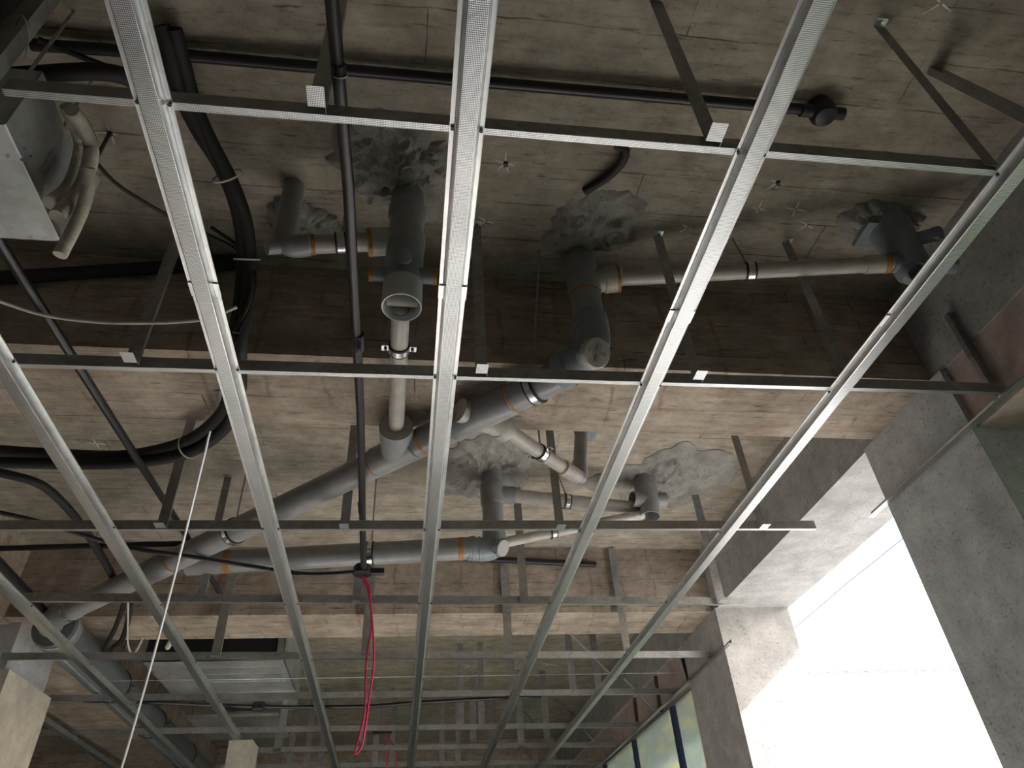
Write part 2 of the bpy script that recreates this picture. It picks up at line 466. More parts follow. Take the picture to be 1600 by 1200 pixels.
mortar('largest rough grey mortar patch round the open-mouthed floor trap', (-0.086, 1.347, 3.548), 0.20, 0.20, 0.038, 1.0)
mortar('dark crumbly mortar lump where the short left trap branch meets the slab', (-0.414, 1.603, 3.545), 0.12, 0.10, 0.04, 2.3)
mortar('smooth cracked mortar patch above the elbow stack with a cross plug', (0.593, 1.539, 3.548), 0.17, 0.14, 0.028, 3.1)
mortar('small mortar patch in the dark corner round the right end floor trap', (1.632, 1.433, 3.545), 0.15, 0.10, 0.035, 4.7)
mortar('sunlit grey mortar patch round the second stack beyond the first beam', (0.362, 3.170, 3.545), 0.25, 0.30, 0.03, 5.2)
mortar('wide pitted mortar patch round the two-mouthed trap near the edge beam', (1.393, 3.248, 3.545), 0.34, 0.36, 0.03, 6.9)

# ------------------------------------------------------------------ window wall beyond the far right column
win = bpy.data.objects.new('window_1', None); COL.objects.link(win); win['kind'] = 'structure'
win.location = (1.95, 4.72, 0); OFF['window_1'] = Vector((1.95, 4.72, 0))
ym = [4.75, 5.32, 6.40, 7.48, 8.56, 9.48]
for i, y in enumerate(ym):
    obj('mullion', MB().box((1.935, y-0.035, 0.05), (2.0, y+0.035, 2.86)), 'blue_frame', win)
for i in range(len(ym)-1):
    obj('pane', MB().box((1.962, ym[i]+0.035, 0.05), (1.970, ym[i+1]-0.035, 2.86)), 'glass', win)
obj('sill_rail', MB().box((1.935, 4.72, 0), (2.0, 9.5, 0.05)), 'blue_frame', win)
obj('head_rail', MB().box((1.94, 4.72, 2.86), (2.0, 9.5, 2.90)), 'zinc', win)

w2 = bpy.data.objects.new('fill_window', None); COL.objects.link(w2); w2['kind'] = 'structure'  # added out of view; translucent panes give soft fill on the near column
w2.location = (2.3, 0.0, 0); OFF['fill_window'] = Vector((2.3, 0.0, 0))
for y in (0.03, 0.87, 1.71):
    obj('mullion', MB().box((2.27, y-0.03, 0.05), (2.33, y+0.03, 2.83)), 'blue_frame', w2)
for a, b in ((0.06, 0.84), (0.90, 1.68)):
    obj('pane', MB().box((2.296, a, 0.05), (2.304, b, 2.83)), 'glass', w2)
obj('sill_rail', MB().box((2.27, 0.0, 0), (2.33, 1.74, 0.05)), 'blue_frame', w2)
obj('head_rail', MB().box((2.27, 0.0, 2.83), (2.33, 1.74, 2.875)), 'zinc', w2)

# ------------------------------------------------------------------ outside
nb = struct('wall_neighbour', MB().box((6.2, 12.3, 0), (22, 12.5, 4.9)), 'white_wall')
mb = MB(); N = 160; vs = []; fs = []
for i in range(N+1):
    x = 6.4+15.0*i/N; zc = 4.965+0.022*math.sin(i*math.pi/2*1.0)
    for (y, dz) in ((12.0, 0), (15.0, 0.5), (12.0, 0.004), (15.0, 0.504)): vs.append((x, y, zc+dz))
for i in range(N):
    a = i*4; b = a+4
    fs += [(a, b, b+1, a+1), (a+2, a+3, b+3, b+2), (a, a+2, b+2, b)]
mb.add(vs, fs)
rs = tag(obj('roof_sheet', mb, 'roof_sheet', None, True, loc=(6.4, 12, 4.96)), 'corrugated metal roof edge outside, low in the bright opening', 'roof')
obj('eaves_shadow_strip', MB().box((6.6, 12.02, 4.943), (9.6, 12.05, 4.957)), 'pvc', rs)  # dark strip painting the shadow under the sheet edge
pl = MB().tube(spline([(3.5, 2.0, 3.72), (3.500, 4.313, 3.689), (3.500, 5.013, 3.690), (3.500, 6.068, 3.670), (3.5, 11, 3.6)], 6), 0.0035, 6)
tag(obj('overhead_wire', pl, 'black_pvc', None, True, loc=(3.5, 4, 3.69)), 'thin overhead wire crossing the white sky in the opening', 'wire')

# ------------------------------------------------------------------ ceiling grid: furring channels
HAT = [(-0.0345, 0.0215), (-0.0345, 0.0245), (-0.026, 0.0245), (-0.0245, 0.0225), (-0.0225, 0.0245), (-0.0185, 0.0005), (-0.0165, 0.0), (0.0165, 0.0), (0.0185, 0.0005), (0.0225, 0.0245), (0.0245, 0.0225), (0.026, 0.0245), (0.0345, 0.0245), (0.0345, 0.0215)]
screw_me = None
ROWS_Y = [0.78, 1.577, 2.54, 3.31, 4.15, 4.965, 5.87, 6.62, 7.38]
def furring(label, P, Q, y0, y1, splice=None):
    P = Vector(P); Q = Vector(Q)
    at = lambda y: Vector((P.x+(Q.x-P.x)*(y-P.y)/(Q.y-P.y), y, ZG))
    t = thing('furring_channel', label, 'ceiling channel', at(y0), 'furring channels of the ceiling grid')
    runs = [(y0, y1, 0.0, 1.0)] if splice is None else [(y0, splice+0.05, 0.0, 1.0), (splice, y1, 0.0012, 0.965)]
    for a, b, dz, sc in runs:
        mb = MB()
        mb.strip(at(a)+Vector((0,0,dz)), at(b)+Vector((0,0,dz)), [(x*sc, z) for x, z in HAT], 0.0006)
        o = obj('channel_run', mb, ['zinc', 'knurl'], t)
        for p in o.data.polygons:
            if p.normal.z < -0.97 and abs(p.center.z+ (OFF[t.name].z-ZG) - dz) < 0.003: p.material_index = 1
            if p.normal.z > 0.97 and p.center.z < 0.004: p.material_index = 1
    if splice is not None:
        for sx in (-1, 1):
            mb = MB(); c = at(splice+0.025)
            mb.box((c.x+sx*0.029-0.0065, c.y-0.022, ZG+0.0205), (c.x+sx*0.029+0.0065, c.y+0.022, ZG+0.0222))
            obj('splice_tab', mb, 'zinc', t)
    for y in ROWS_Y:
        if y0 < y < y1 and y < 6:
            c = at(y+0.004)
            for sx in (-1, 1):
                q = c+Vector((sx*0.029, 0.0, 0.0185))
                obj('screw', MB().tube([q, q+Vector((0,0,0.004))], [0.0042, 0.0036], 10), 'screw', t)
    return t
furring('bright furring channel second from left at the top edge, crossing the black pipe bundle', (-0.514, 0.587, 2.860), (-0.598, 7.111, 2.860), -0.6, 9.4, 1.25)
furring('brightest furring channel near the middle, running almost straight down the frame', (0.081, 0.525, 2.860), (0.068, 7.240, 2.860), -0.6, 9.4, 1.215)
furring('furring channel passing just right of the elbow with the cross plug', (0.685, 0.462, 2.860), (0.756, 7.373, 2.860), -0.6, 9.4, 1.26)
furring('rightmost furring channel, in front of the edge beam and right end trap', (1.303, 0.813, 2.860), (1.325, 7.483, 2.860), -0.6, 9.4, 1.235)
furring('dull bluish furring channel starting at the left frame edge below mid height', (-1.104, 1.653, 2.860), (-1.266, 6.711, 2.860), -0.6, 9.4)
furring('dim furring channel crossing the large duct pipe in the lower left', (-1.699, 3.068, 2.860), (-1.778, 6.420, 2.860), -0.6, 9.4)
furring('shortest visible furring channel, emerging from behind the pale plastered left column', (-2.333, 5.251, 2.860), (-2.354, 6.772, 2.860), 4.9, 9.4)

# ------------------------------------------------------------------ ceiling grid: carrying channels across
CH = [(-0.015, 0.038), (0.0, 0.038), (0.0, 0.0), (-0.015, 0.0)]
def carrier(label, A, B, ext=0.0, lip=True):
    A = Vector(A); B = Vector(B)
    if ext: A = A+(A-B).normalized()*ext
    t = thing('carrying_channel', label, 'ceiling channel', (A+B)/2, 'carrying channels of the ceiling grid')
    d = (B-A).normalized()
    n = Vector((-d.y, d.x, 0))
    if n.y < 0: n = -n
    def slab(o0, du, dv):
        o0 = Vector(o0); L = B-A
        vs = [A+o0, A+L+o0, A+L+o0+du, A+o0+du]; vs += [v+dv for v in vs]
        return vs, [(0,1,2,3),(4,7,6,5),(0,4,5,1),(1,5,6,2),(2,6,7,3),(3,7,4,0)]
    up = Vector((0,0,1))
    obj('web', MB().add(*slab((0,0,0.0008), up*0.0364, n*0.0008)), 'zinc_dull', t)
    obj('bottom_flange', MB().add(*slab((0,0,0), n*0.0155, up*0.0008)), 'knurl', t)
    obj('top_flange', MB().add(*slab((0,0,0.0372), n*0.0155, up*0.0008)), 'zinc', t)
    return t
R1 = carrier('nearest carrying channel, crossing the top of the frame under the black conduit', (-0.784, 0.783, 2.885), (1.268, 0.776, 2.885))
R2 = carrier('second carrying channel, crossing below the first beam face from edge to right wall', (-1.114, 1.596, 2.885), (1.885, 1.555, 2.885), 0.5)
R3 = carrier('third carrying channel, just under the sloping grey main pipe, ending free on the right', (-1.508, 2.573, 2.885), (1.701, 2.512, 2.885), 0.5)
R4_ = carrier('fourth carrying channel, passing below the level grey pipe to the sunlit trap corner', (-1.723, 3.266, 2.885), (1.748, 3.367, 2.885))
R5_ = carrier('fifth carrying channel with a bright free end beside the far right column', (-2.113, 4.070, 2.885), (1.863, 4.235, 2.885))
R6_ = carrier('sixth carrying channel, under the galvanised duct box, ending near the window head', (-2.167, 4.873, 2.885), (1.923, 5.051, 2.885))
R7_ = carrier('seventh carrying channel from the front, just above the far black cable box', (-2.524, 5.719, 2.885), (1.915, 6.030, 2.885))
R8_ = carrier('eighth carrying channel, level with the tip of the hanging red wire loop', (-1.164, 6.508, 2.885), (1.894, 6.740, 2.885))
R9_ = carrier('farthest carrying channel at the bottom edge of the frame', (-0.434, 7.256, 2.885), (1.920, 7.516, 2.885), 1.2)
tw = MB().tube([(-1.718, 4.477, 2.885), (1.793, 4.546, 2.885)], 0.0022, 6)
tag(obj('guide_wire', tw, 'steel', None, True, loc=(0, 4.51, 2.885)), 'thin straight wire stretched between the fifth and sixth carrying channels', 'wire')

# perimeter angles on the right
def angle(label, A, B):
    A = Vector(A); B = Vector(B)
    t = thing('wall_angle', label, 'wall angle', (A+B)/2, 'wall angles on the right')
    obj('wall_leg', MB().prof(A+Vector((0,0,0.0125)), B+Vector((0,0,0.0125)), [(-0.0006, -0.0125), (0.0006, -0.0125), (0.0006, 0.0125), (-0.0006, 0.0125)]), 'zinc', t)
    obj('shelf_leg', MB().prof(A, B, [(-0.025, -0.0006), (-0.0006, -0.0006), (-0.0006, 0.0006), (-0.025, 0.0006)]), 'knurl', t)
    return t
angle('pale wall angle fixed across the near right column, tip sticking past its edge', (1.872, 1.15, 2.865), (1.872, 2.37, 2.865))
angle('wall angle running over the top of the window wall, sticking out past the far column', (1.874, 3.93, 2.87), (1.93, 7.6, 2.87))

# ------------------------------------------------------------------ hangers
def hanger(label, x, y, ztop, zbot=ZR, w=0.03, tab=True, skew=(0.0, 0.0), turn=0.0, foot=True, tabside=-1):
    # vertical folded steel strip fixed under the slab and screwed to a carrying channel
    t = thing('hanger_strip', label, 'hanger', (x, y, zbot), 'steel hanger strips')
    a = Vector((x, y, zbot)); b = Vector((x+skew[0], y+skew[1], ztop))
    ca, sa = math.cos(turn), math.sin(turn)
    ux = Vector((ca, sa, 0)); uy = Vector((-sa, ca, 0))
    mb = MB()
    pr = [(-w/2, 0), (w/2, 0), (w/2, 0.014), (w/2-0.0008, 0.014), (w/2-0.0008, 0.0008), (-w/2, 0.0008)]
    n = len(pr)
    vs = [a+ux*p+uy*q for p, q in pr]+[b+ux*p+uy*q for p, q in pr]
    mb.add(vs, [(i, (i+1) % n, (i+1) % n+n, i+n) for i in range(n)]+[tuple(range(n)), tuple(range(n, 2*n))])
    obj('strip', mb, 'zinc_dull', t)
    if tab:
        mb = MB(); m4 = Matrix((ux, uy, Vector((0,0,1)))).transposed().to_4x4(); m4.translation = a
        lo, hi = sorted((tabside*0.042, 0.0))
        mb.box((-w/2, lo, -0.0012), (w/2, hi, -0.0002), 0, m4)
        obj('bent_tab', mb, 'knurl', t)
    if foot:
        m4 = Matrix((ux, uy, Vector((0,0,1)))).transposed().to_4x4(); m4.translation = b
        mb = MB().box((-w/2, -0.022, -0.0015), (w/2, 0.0, 0.0), 0, m4)
        obj('top_foot', mb, 'zinc', t)
        q = b+uy*-0.012
        obj('anchor_bolt', MB().tube([q-Vector((0,0,0.010)), q], [0.0055, 0.0055], 8), 'steel', t)
    return t
HB = 0.78-0.003
hanger('hanger with a bright square tab left of the middle furring channel, top row', -0.213, 0.764, ZS, w=0.034, tabside=-1)
hanger('hanger with a slanted bright tab under the black conduit, right of centre at the top', 0.598, 0.765, ZS, w=0.036)
hanger('hanger rising from the right end of the nearest carrying channel to the slab', 1.25, 0.765, ZS, w=0.034, tab=False)
hanger('hanger with a pale tab left of the second-left furring channel, second row', -0.776, 1.57, ZS, w=0.034)
hanger('straight hanger hanging just right of the brightest furring channel, second row', 0.183, 1.56, ZS, w=0.034)
hanger('hanger with a slanted tab between the two right furring channels, second row', 0.838, 1.55, ZS, w=0.034)
hanger('hanger crossing the level branch pipe, foot behind the rightmost furring channel', 1.33, 1.545, ZS, w=0.036)
hanger('hanger with a wired tab crossing the black pipe bundle at left, third row', -0.94, 2.55, ZS, w=0.037)
hanger('hanger behind the long black conduit and sloping main pipe, third row', -0.262, 2.545, ZS, w=0.036)
hanger('dark hanger passing behind the small branch pipe end, third row', 0.595, 2.535, ZS, w=0.036)
hanger('hanger near the pitted mortar patch with a wire-tied tab, third row right', 1.46, 2.515, ZS, w=0.036)
hanger('hanger at left beside the leaning white rod, fourth row', -0.955, 3.29, ZS, w=0.035, tab=False)
hanger('pale hanger in front of the dark conduit stub, fourth row', 0.56, 3.325, ZS, w=0.042, tab=False)
hanger('hanger in the sunlit corner ending in a wide bracket, fourth row right', 1.59, 3.34, ZS, w=0.045)
hanger('hanger fixed to the second beam face with a bright bracket, near the rightmost furring channel', 1.285, 4.085, 3.54, w=0.045, foot=False)
hanger('hanger on the second beam face between two right furring channels, fifth row', 0.58, 4.095, 3.42, w=0.05, foot=False)
hanger('hanger beside the red wire loop on the second beam face, fifth row', -0.235, 4.09, 3.36, w=0.05, foot=False)
hanger('short hanger under the black conduit end, left of the red wires', -0.25, 3.32, 3.10, w=0.04, foot=False)
hanger('hanger in front of the galvanised duct box with a bent bright foot, fifth row left', -1.04, 4.085, 3.38, w=0.05, foot=False)
# far hangers
for lab, q, w in (('far hanger right of the hanging red loop, its lower end under the seventh row', (0.594, 5.907, 2.885), 0.05),
               ('far hanger ending below the eighth row, left of the third furring channel', (0.596, 6.693, 2.885), 0.055),
               ('far hanger just left of the third furring channel, sixth row', (0.725, 5.044, 2.885), 0.045),
               ('far pale hanger between the two right furring channels, sixth row', (1.157, 5.050, 2.885), 0.05),
               ('far hanger close beside the rightmost furring channel, sixth row', (1.336, 5.034, 2.885), 0.05),
               ('far hanger left of the rightmost furring channel, ending at the eighth row', (1.255, 6.719, 2.885), 0.06),
               ('far slim hanger left of the straight crack line, seventh row', (0.431, 5.928, 2.885), 0.05),
               ('far hanger in the gap right of the third furring channel, eighth row', (1.015, 6.682, 2.885), 0.06),
               ('far hanger below the black cable, left of the second-left furring channel foot', (-1.020, 6.483, 2.885), 0.06),
               ('far hanger behind the tip of the red loop, eighth row', (-0.346, 6.592, 2.885), 0.05),
               ('far hanger in the dark behind the duct box, seventh row', (-0.903, 5.817, 2.885), 0.05)):
    hanger(lab, q[0], q[1]-0.004, ZS, w=w, tab=(w > 0.055))
# farther ones in the last bay
for i, q in enumerate(((-0.993, 7.078, 2.885), (-0.854, 7.104, 2.885), (-0.735, 7.126, 2.885), (-0.261, 7.216, 2.885), (-0.107, 7.245, 2.885), (0.352, 7.331, 2.885), (0.509, 7.361, 2.885), (0.842, 7.424, 2.885))):
    q = Vector(q)-Vector((0, 0.004, 0))
    hanger('dim hanger in the dark last bay, %s from the left behind the farthest rows' % ('first', 'second', 'third', 'fourth', 'fifth', 'sixth', 'seventh', 'eighth')[i], q.x, q.y, ZS, w=0.05, tab=False)

# wide stud at the upper left
t = thing('stud_hanger', 'wide steel stud at the upper left corner carrying the end of the nearest channel', 'hanger', (-0.80, 0.75, 2.86))
obj('stud_body', MB().quadstrip((-0.80, 0.752, 2.86), (-0.80, 0.748, ZS), [(-0.037, 0.03), (-0.037, 0), (0.037, 0), (0.037, 0.03)], [(-0.036, 0.03), (-0.036, 0.001), (0.036, 0.001), (0.036, 0.03)], (0, -1, 0)), 'zinc_dull', t)
obj('tie_wire', MB().tube(spline([(-0.80, 0.745, 3.04), (-0.772, 0.715, 3.03), (-0.758, 0.735, 3.0), (-0.76, 0.76, 2.96)], 5), 0.0014, 6), 'steel', t, True)
# slanting braces
def brace(label, A, B, w=0.03, h=0.012, mat='zinc_dull'):
    o = obj('brace_strip', MB().bar(A, B, w, h), mat, None, loc=lerp(A, B, 0.5))
    return tag(o, label, 'brace', 'slanting braces')
brace('broad bluish brace from the slab to the wall at the upper right corner', (1.493, 0.871, 3.545), (1.431, 0.727, 3.000), 0.045, 0.02)
brace('dark upright angle fixed on the pinkish wall holding the second carrying channel', (1.885, 1.590, 3.264), (1.885, 1.595, 2.884), 0.03, 0.02)
brace('thin far brace crossing the sixth row left of the rightmost furring channel', (1.076, 4.600, 3.165), (1.514, 5.200, 3.031), 0.016, 0.006)
brace('thin far brace meeting the wall studs right of the rightmost furring channel', (1.608, 5.300, 3.066), (1.924, 5.600, 2.894), 0.016, 0.006)
brace('bright short far brace between the third and rightmost furring channels', (1.225, 8.027, 3.545), (1.273, 7.437, 3.250), 0.02, 0.006, 'steel')
brace('far brace left of the rightmost furring channel foot', (1.567, 7.726, 3.545), (1.673, 7.392, 3.300), 0.018, 0.006)
brace('far brace running down right toward the window head', (1.709, 7.200, 3.128), (1.990, 7.372, 2.890), 0.018, 0.006)
brace('lowest far brace at the foot of the third furring channel', (1.150, 7.372, 3.000), (1.287, 7.577, 2.900), 0.02, 0.006)
# thin conduit studs on the far infill
for lab, a, b in (('thin upright strip on the brown infill nearest the far column', (1.920, 4.859, 3.100), (1.920, 4.816, 2.889)),
                ('thin upright strip on the brown infill, second from the far column', (1.920, 5.460, 3.399), (1.920, 5.499, 2.874)),
                ('thin upright strip on the brown infill, third from the far column', (1.920, 6.064, 3.382), (1.920, 6.129, 2.946))):
    o = obj('wall_strip', MB().bar(a, b, 0.03, 0.012), 'rust', None, loc=b)
    tag(o, lab, 'strip', 'upright strips on the far infill')

# ------------------------------------------------------------------ drain pipes
def pipe(t, name, pts, r, mat='pvc', n=28, sub=None):
    return obj(name, MB().tube(pts, r, n), mat, t, True, angle=50)
def collar(t, c, d, r, w, mat='pvc', name='coupling'):
    c = Vector(c); d = Vector(d).normalized()
    return obj(name, MB().tube([c-d*w/2, c-d*(w/2-0.004), c+d*(w/2-0.004), c+d*w/2], [r*0.97, r, r, r*0.97], 28), mat, t, True)
def glue(t, c, d, r, w=0.01):
    c = Vector(c); d = Vector(d).normalized()
    return obj('glue_ring', MB().tube([c-d*w/2, c, c+d*w/2], [r+0.0008, r+0.0016, r+0.0006], 28, False), 'glue', t, True)
def clamp(t, c, d, r, rod=None, ears=True):
    c = Vector(c); d = Vector(d).normalized()
    k = obj('clamp_band', ring(MB(), c, d, r+0.003, 0.022), 'steel', t, True)
    for s in (-1, 1):
        obj('rubber_lining', ring(MB(), c+d*s*0.0135, d, r+0.001, 0.008, 28, 0.004), 'rubber', k, True)
    side = d.cross(Vector((0,0,1))).normalized()
    if ears:
        for s in (-1, 1):
            q = c+side*s*(r+0.014)
            m4 = Matrix((side, d, Vector((0,0,1)))).transposed().to_4x4(); m4.translation = q
            obj('clamp_ear', MB().box((-0.012, -0.011, -0.003), (0.012, 0.011, 0.003), 0, m4), 'steel', k)
            obj('ear_bolt', MB().tube([q-Vector((0,0,0.008)), q+Vector((0,0,0.008))], 0.005, 10), 'screw', k)
    if rod:
        obj('hanging_rod', MB().tube([c+Vector((0,0,r)), Vector(rod)], 0.004, 8), 'zinc_dull', k, True)
    return k
def open_mouth(t, c, d, r, L, mat='pvc_blue', name='mouth'):
    # hollow socket, opening at c, running back along d
    c = Vector(c); d = Vector(d).normalized(); ri = r*0.91
    mb = MB().lathe(c, d, [(L, r), (0.004, r), (0, r*0.985), (0, ri*1.02), (0.003, ri), (L*0.85, ri*0.95), (L*0.85, 0.0005)], 40)
    return obj(name, mb, mat, t, True, angle=50)

# --- floor trap with the open mouth (left of the middle channel)
X1, Y1 = -0.052, 1.44
t = thing('floor_trap', 'bluish grey floor trap with round open mouth, side stubs and capped front, left of middle', 'drain trap', (X1, Y1, 3.015))
pipe(t, 'riser', [(X1, Y1, 3.29), (X1, Y1, ZS)], 0.054, 'pvc')
obj('riser_collar', MB().tube([(X1, Y1, 3.40), (X1, Y1, 3.41), (X1, Y1, 3.455), (X1, Y1, 3.465)], [0.055, 0.06, 0.06, 0.055], 28), 'pvc', t, True)
obj('trap_socket', MB().tube([(X1, Y1, 3.26), (X1, Y1, 3.268), (X1, Y1, 3.315), (X1, Y1, 3.32)], [0.056, 0.061, 0.061, 0.056], 32), 'pvc', t, True)
glue(t, (X1, Y1, 3.323), (0,0,1), 0.0555, 0.006)
obj('trap_body', MB().tube([(X1, Y1, 3.262), (X1, Y1, 3.18), (X1, Y1, 3.10)], [0.0575, 0.0565, 0.056], 36, False), 'pvc_blue', t, True)
open_mouth(t, (X1, Y1, 3.015), (0,0,1), 0.0575, 0.09, 'pvc_lit')
obj('inner_weir', MB().tube([(X1-0.045, Y1+0.018, 3.06), (X1+0.045, Y1+0.018, 3.06)], [0.016, 0.016], 14), 'pvc_pale', t, True)
for s in (-1, 1):
    st = pipe(t, 'side_stub', [(X1+s*0.045, Y1-0.01, 3.14), (X1+s*0.098, Y1-0.01, 3.14)], 0.0235, 'pvc_blue')
    obj('glue_ring', MB().tube([(X1+s*0.086, Y1-0.01, 3.14), (X1+s*0.099, Y1-0.01, 3.14)], [0.0245, 0.0245], 24), 'glue', st, True)
fc = pipe(t, 'front_cap', [(X1, Y1-0.03, 3.17), (X1, Y1-0.075, 3.15)], 0.021, 'pvc')
obj('cap_lid', MB().tube([(X1, Y1-0.062, 3.156), (X1, Y1-0.078, 3.149), (X1, Y1-0.08, 3.148)], [0.0225, 0.0225, 0.019], 24), 'pvc', fc, True)
# short left branch into the slab
t = thing('branch_pipe', 'short grey branch pipe left of the open-mouthed trap with a chrome clamp', 'drain pipe', (-0.22, 1.44, 3.26))
bd = Vector((-0.30, 0, -0.05)).normalized()
pipe(t, 'pipe_run', [(-0.10, 1.44, 3.298), (-0.36, 1.44, 3.256)], 0.029, 'pvc_pale')
obj('socket', MB().tube([Vector((-0.098, 1.44, 3.297)), Vector((-0.10, 1.44, 3.297)), Vector((-0.163, 1.44, 3.287)), Vector((-0.165, 1.44, 3.287))], [0.036, 0.043, 0.043, 0.03], 28), 'pvc_pale', t, True)
glue(t, (-0.160, 1.44, 3.287), bd, 0.0425, 0.012)
glue(t, (-0.325, 1.44, 3.262), bd, 0.0305, 0.012)
clamp(t, (-0.245, 1.44, 3.275), bd, 0.029, (-0.245, 1.44, ZS), ears=False)
obj('elbow', MB().tube(spline([(-0.335, 1.44, 3.26), (-0.385, 1.445, 3.255), (-0.415, 1.45, 3.30), (-0.418, 1.45, 3.42), (-0.418, 1.45, ZS)], 6), 0.034, 24), 'pvc', t, True)
obj('elbow_plug', MB().tube([(-0.42, 1.44, 3.24), (-0.452, 1.43, 3.222)], [0.02, 0.02], 20), 'pvc', t, True)
# outlet pipe from trap to main
t = thing('outlet_pipe', 'pale narrow pipe from the open-mouthed trap to the sloping main, with eared clamp', 'drain pipe', (-0.067, 1.8, 3.03))
pipe(t, 'pipe_run', [(-0.056, 1.48, 3.06), (-0.070, 2.12, 3.06)], 0.0275, 'pvc_pale')
clamp(t, (-0.0605, 1.665, 3.06), (-0.02, 1, 0), 0.0275, (-0.0605, 1.665, ZS))

# --- elbow stack with the cross plug, and the long main
t = thing('drain_stack', 'grey drain stack bending at an inspection elbow with a round cross plug', 'drain pipe', (0.565, 1.65, 3.0))
X2, Y2 = 0.567, 1.655
pipe(t, 'riser', [(X2, Y2, 3.16), (X2, Y2, ZS)], 0.052, 'pvc')
obj('tee_body', MB().tube([(X2, Y2, 3.33), (X2, Y2, 3.335), (X2, Y2, 3.49), (X2, Y2, 3.50)], [0.054, 0.058, 0.058, 0.054], 32), 'pvc', t, True)
glue(t, (X2, Y2, 3.326), (0,0,1), 0.0535, 0.014)
obj('tee_socket', MB().tube([(X2+0.03, Y2, 3.405), (X2+0.075, Y2-0.01, 3.405), (X2+0.08, Y2-0.01, 3.405), (X2+0.125, Y2-0.022, 3.403), (X2+0.127, Y2-0.022, 3.403)], [0.042, 0.045, 0.049, 0.049, 0.04], 28), 'pvc_pale', t, True)
glue(t, (X2+0.122, Y2-0.021, 3.403), (1, -0.2, 0), 0.0485, 0.012)
obj('bend', MB().tube(spline([(X2, Y2, 3.20), (X2, Y2, 3.13), (X2-0.012, Y2+0.008, 3.09), (X2-0.05, Y2+0.05, 3.065), (X2-0.10, Y2+0.095, 3.06)], 6), 0.0575, 32), 'pvc_blue', t, True)
collar(t, (X2, Y2, 3.205), (0,0,1), 0.061, 0.03, 'pvc_blue')
collar(t, (X2, Y2, 3.165), (0,0,1), 0.0605, 0.012, 'pvc_blue')
md = Vector((-1.80-0.545, 3.87-1.70, 0)).normalized()
collar(t, Vector((X2-0.085, Y2+0.082, 3.06)), md, 0.0605, 0.05, 'pvc_blue')
pd = Vector((0.30, -0.78, -0.55)).normalized(); pc = Vector((X2-0.035, Y2-0.015, 3.045))
pg = obj('inspection_neck', MB().tube([pc, pc+pd*0.05], [0.04, 0.04], 28), 'pvc_blue', t, True)
pl_ = obj('inspection_plug', MB().tube([pc+pd*0.035, pc+pd*0.04, pc+pd*0.062, pc+pd*0.066], [0.043, 0.049, 0.049, 0.046], 32), 'pvc_pale', t, True)
px = pd.cross(Vector((0,0,1))).normalized(); py = px.cross(pd).normalized()
m4 = Matrix((px, py, pd)).transposed().to_4x4(); m4.translation = pc+pd*0.066
obj('plug_rib', MB().box((-0.030, -0.006, -0.001), (0.030, 0.006, 0.005), 0, m4).box((-0.006, -0.030, -0.001), (0.006, 0.030, 0.005), 0, m4), 'pvc', pl_)

MA = Vector((0.50, 1.742, 3.06)); MZ = Vector((-1.83, 3.898, 3.05))
mp = lambda t_: lerp(MA, MZ, t_)
t = thing('main_drain_pipe', 'long grey main drain pipe sloping down left across the whole middle of the frame', 'drain pipe', mp(0.5)-Vector((0,0,0.055)))
md = (MZ-MA).normalized()
pipe(t, 'pipe_run', [MA, MZ], 0.054, 'pvc')
wye = obj('wye_fitting', MB().tube([mp(0.075), mp(0.077), mp(0.155), mp(0.157)], [0.055, 0.0585, 0.0585, 0.055], 32), 'pvc', t, True)
glue(t, mp(0.072), md, 0.0545, 0.008)
wb = mp(0.125); wd = Vector((0.83, 0.55, 0)).normalized()
WB0 = Vector((0.23, 2.0, 3.06)); WB1 = Vector((0.30, 2.066, 3.06))
obj('wye_branch', MB().tube([WB0-Vector((0.08, 0.02, 0)), WB1, WB1+Vector((0.002, 0.002, 0)), WB1+Vector((0.03, 0.03, 0))], [0.044, 0.044, 0.047, 0.047], 28), 'pvc_pale', wye, True)
glue(t, mp(0.20), md, 0.0545, 0.012)
tp = Vector((-0.070, 2.262, 3.058))
tee = obj('tee_fitting', MB().tube([tp-md*0.10, tp-md*0.098, tp+md*0.098, tp+md*0.10], [0.055, 0.0595, 0.0595, 0.055], 32), 'pvc', t, True)
obj('tee_branch', MB().tube([(-0.070, 2.25, 3.058), (-0.070, 2.135, 3.06), (-0.070, 2.133, 3.06), (-0.070, 2.09, 3.06), (-0.070, 2.088, 3.06)], [0.058, 0.058, 0.061, 0.061, 0.058], 36), 'pvc', tee, True)
obj('reducer_disc', MB().tube([(-0.070, 2.092, 3.06), (-0.070, 2.086, 3.06)], [0.056, 0.056], 36), 'pvc_pale', tee, True)
glue(t, tp+md*0.104, md, 0.0545, 0.012)
glue(t, mp(0.68), md, 0.0545, 0.014)
w2 = mp(0.73)
obj('wye_fitting', MB().tube([mp(0.685), mp(0.687), mp(0.765), mp(0.767)], [0.055, 0.059, 0.059, 0.055], 32), 'pvc', t, True)
clamp(t, mp(0.045), md, 0.056, (0.422, 1.649, 3.550))
clamp(t, mp(0.545), md, 0.054, mp(0.545)+Vector((0,0,0.49)))
clamp(t, mp(0.955), md, 0.054, mp(0.955)+Vector((0,0,0.46)), ears=False)
obj('end_bend', MB().tube(spline([mp(0.94), mp(0.985), Vector((-1.885, 3.965, 3.045)), Vector((-1.895, 4.06, 3.04))], 6), 0.059, 32), 'pvc', t, True)

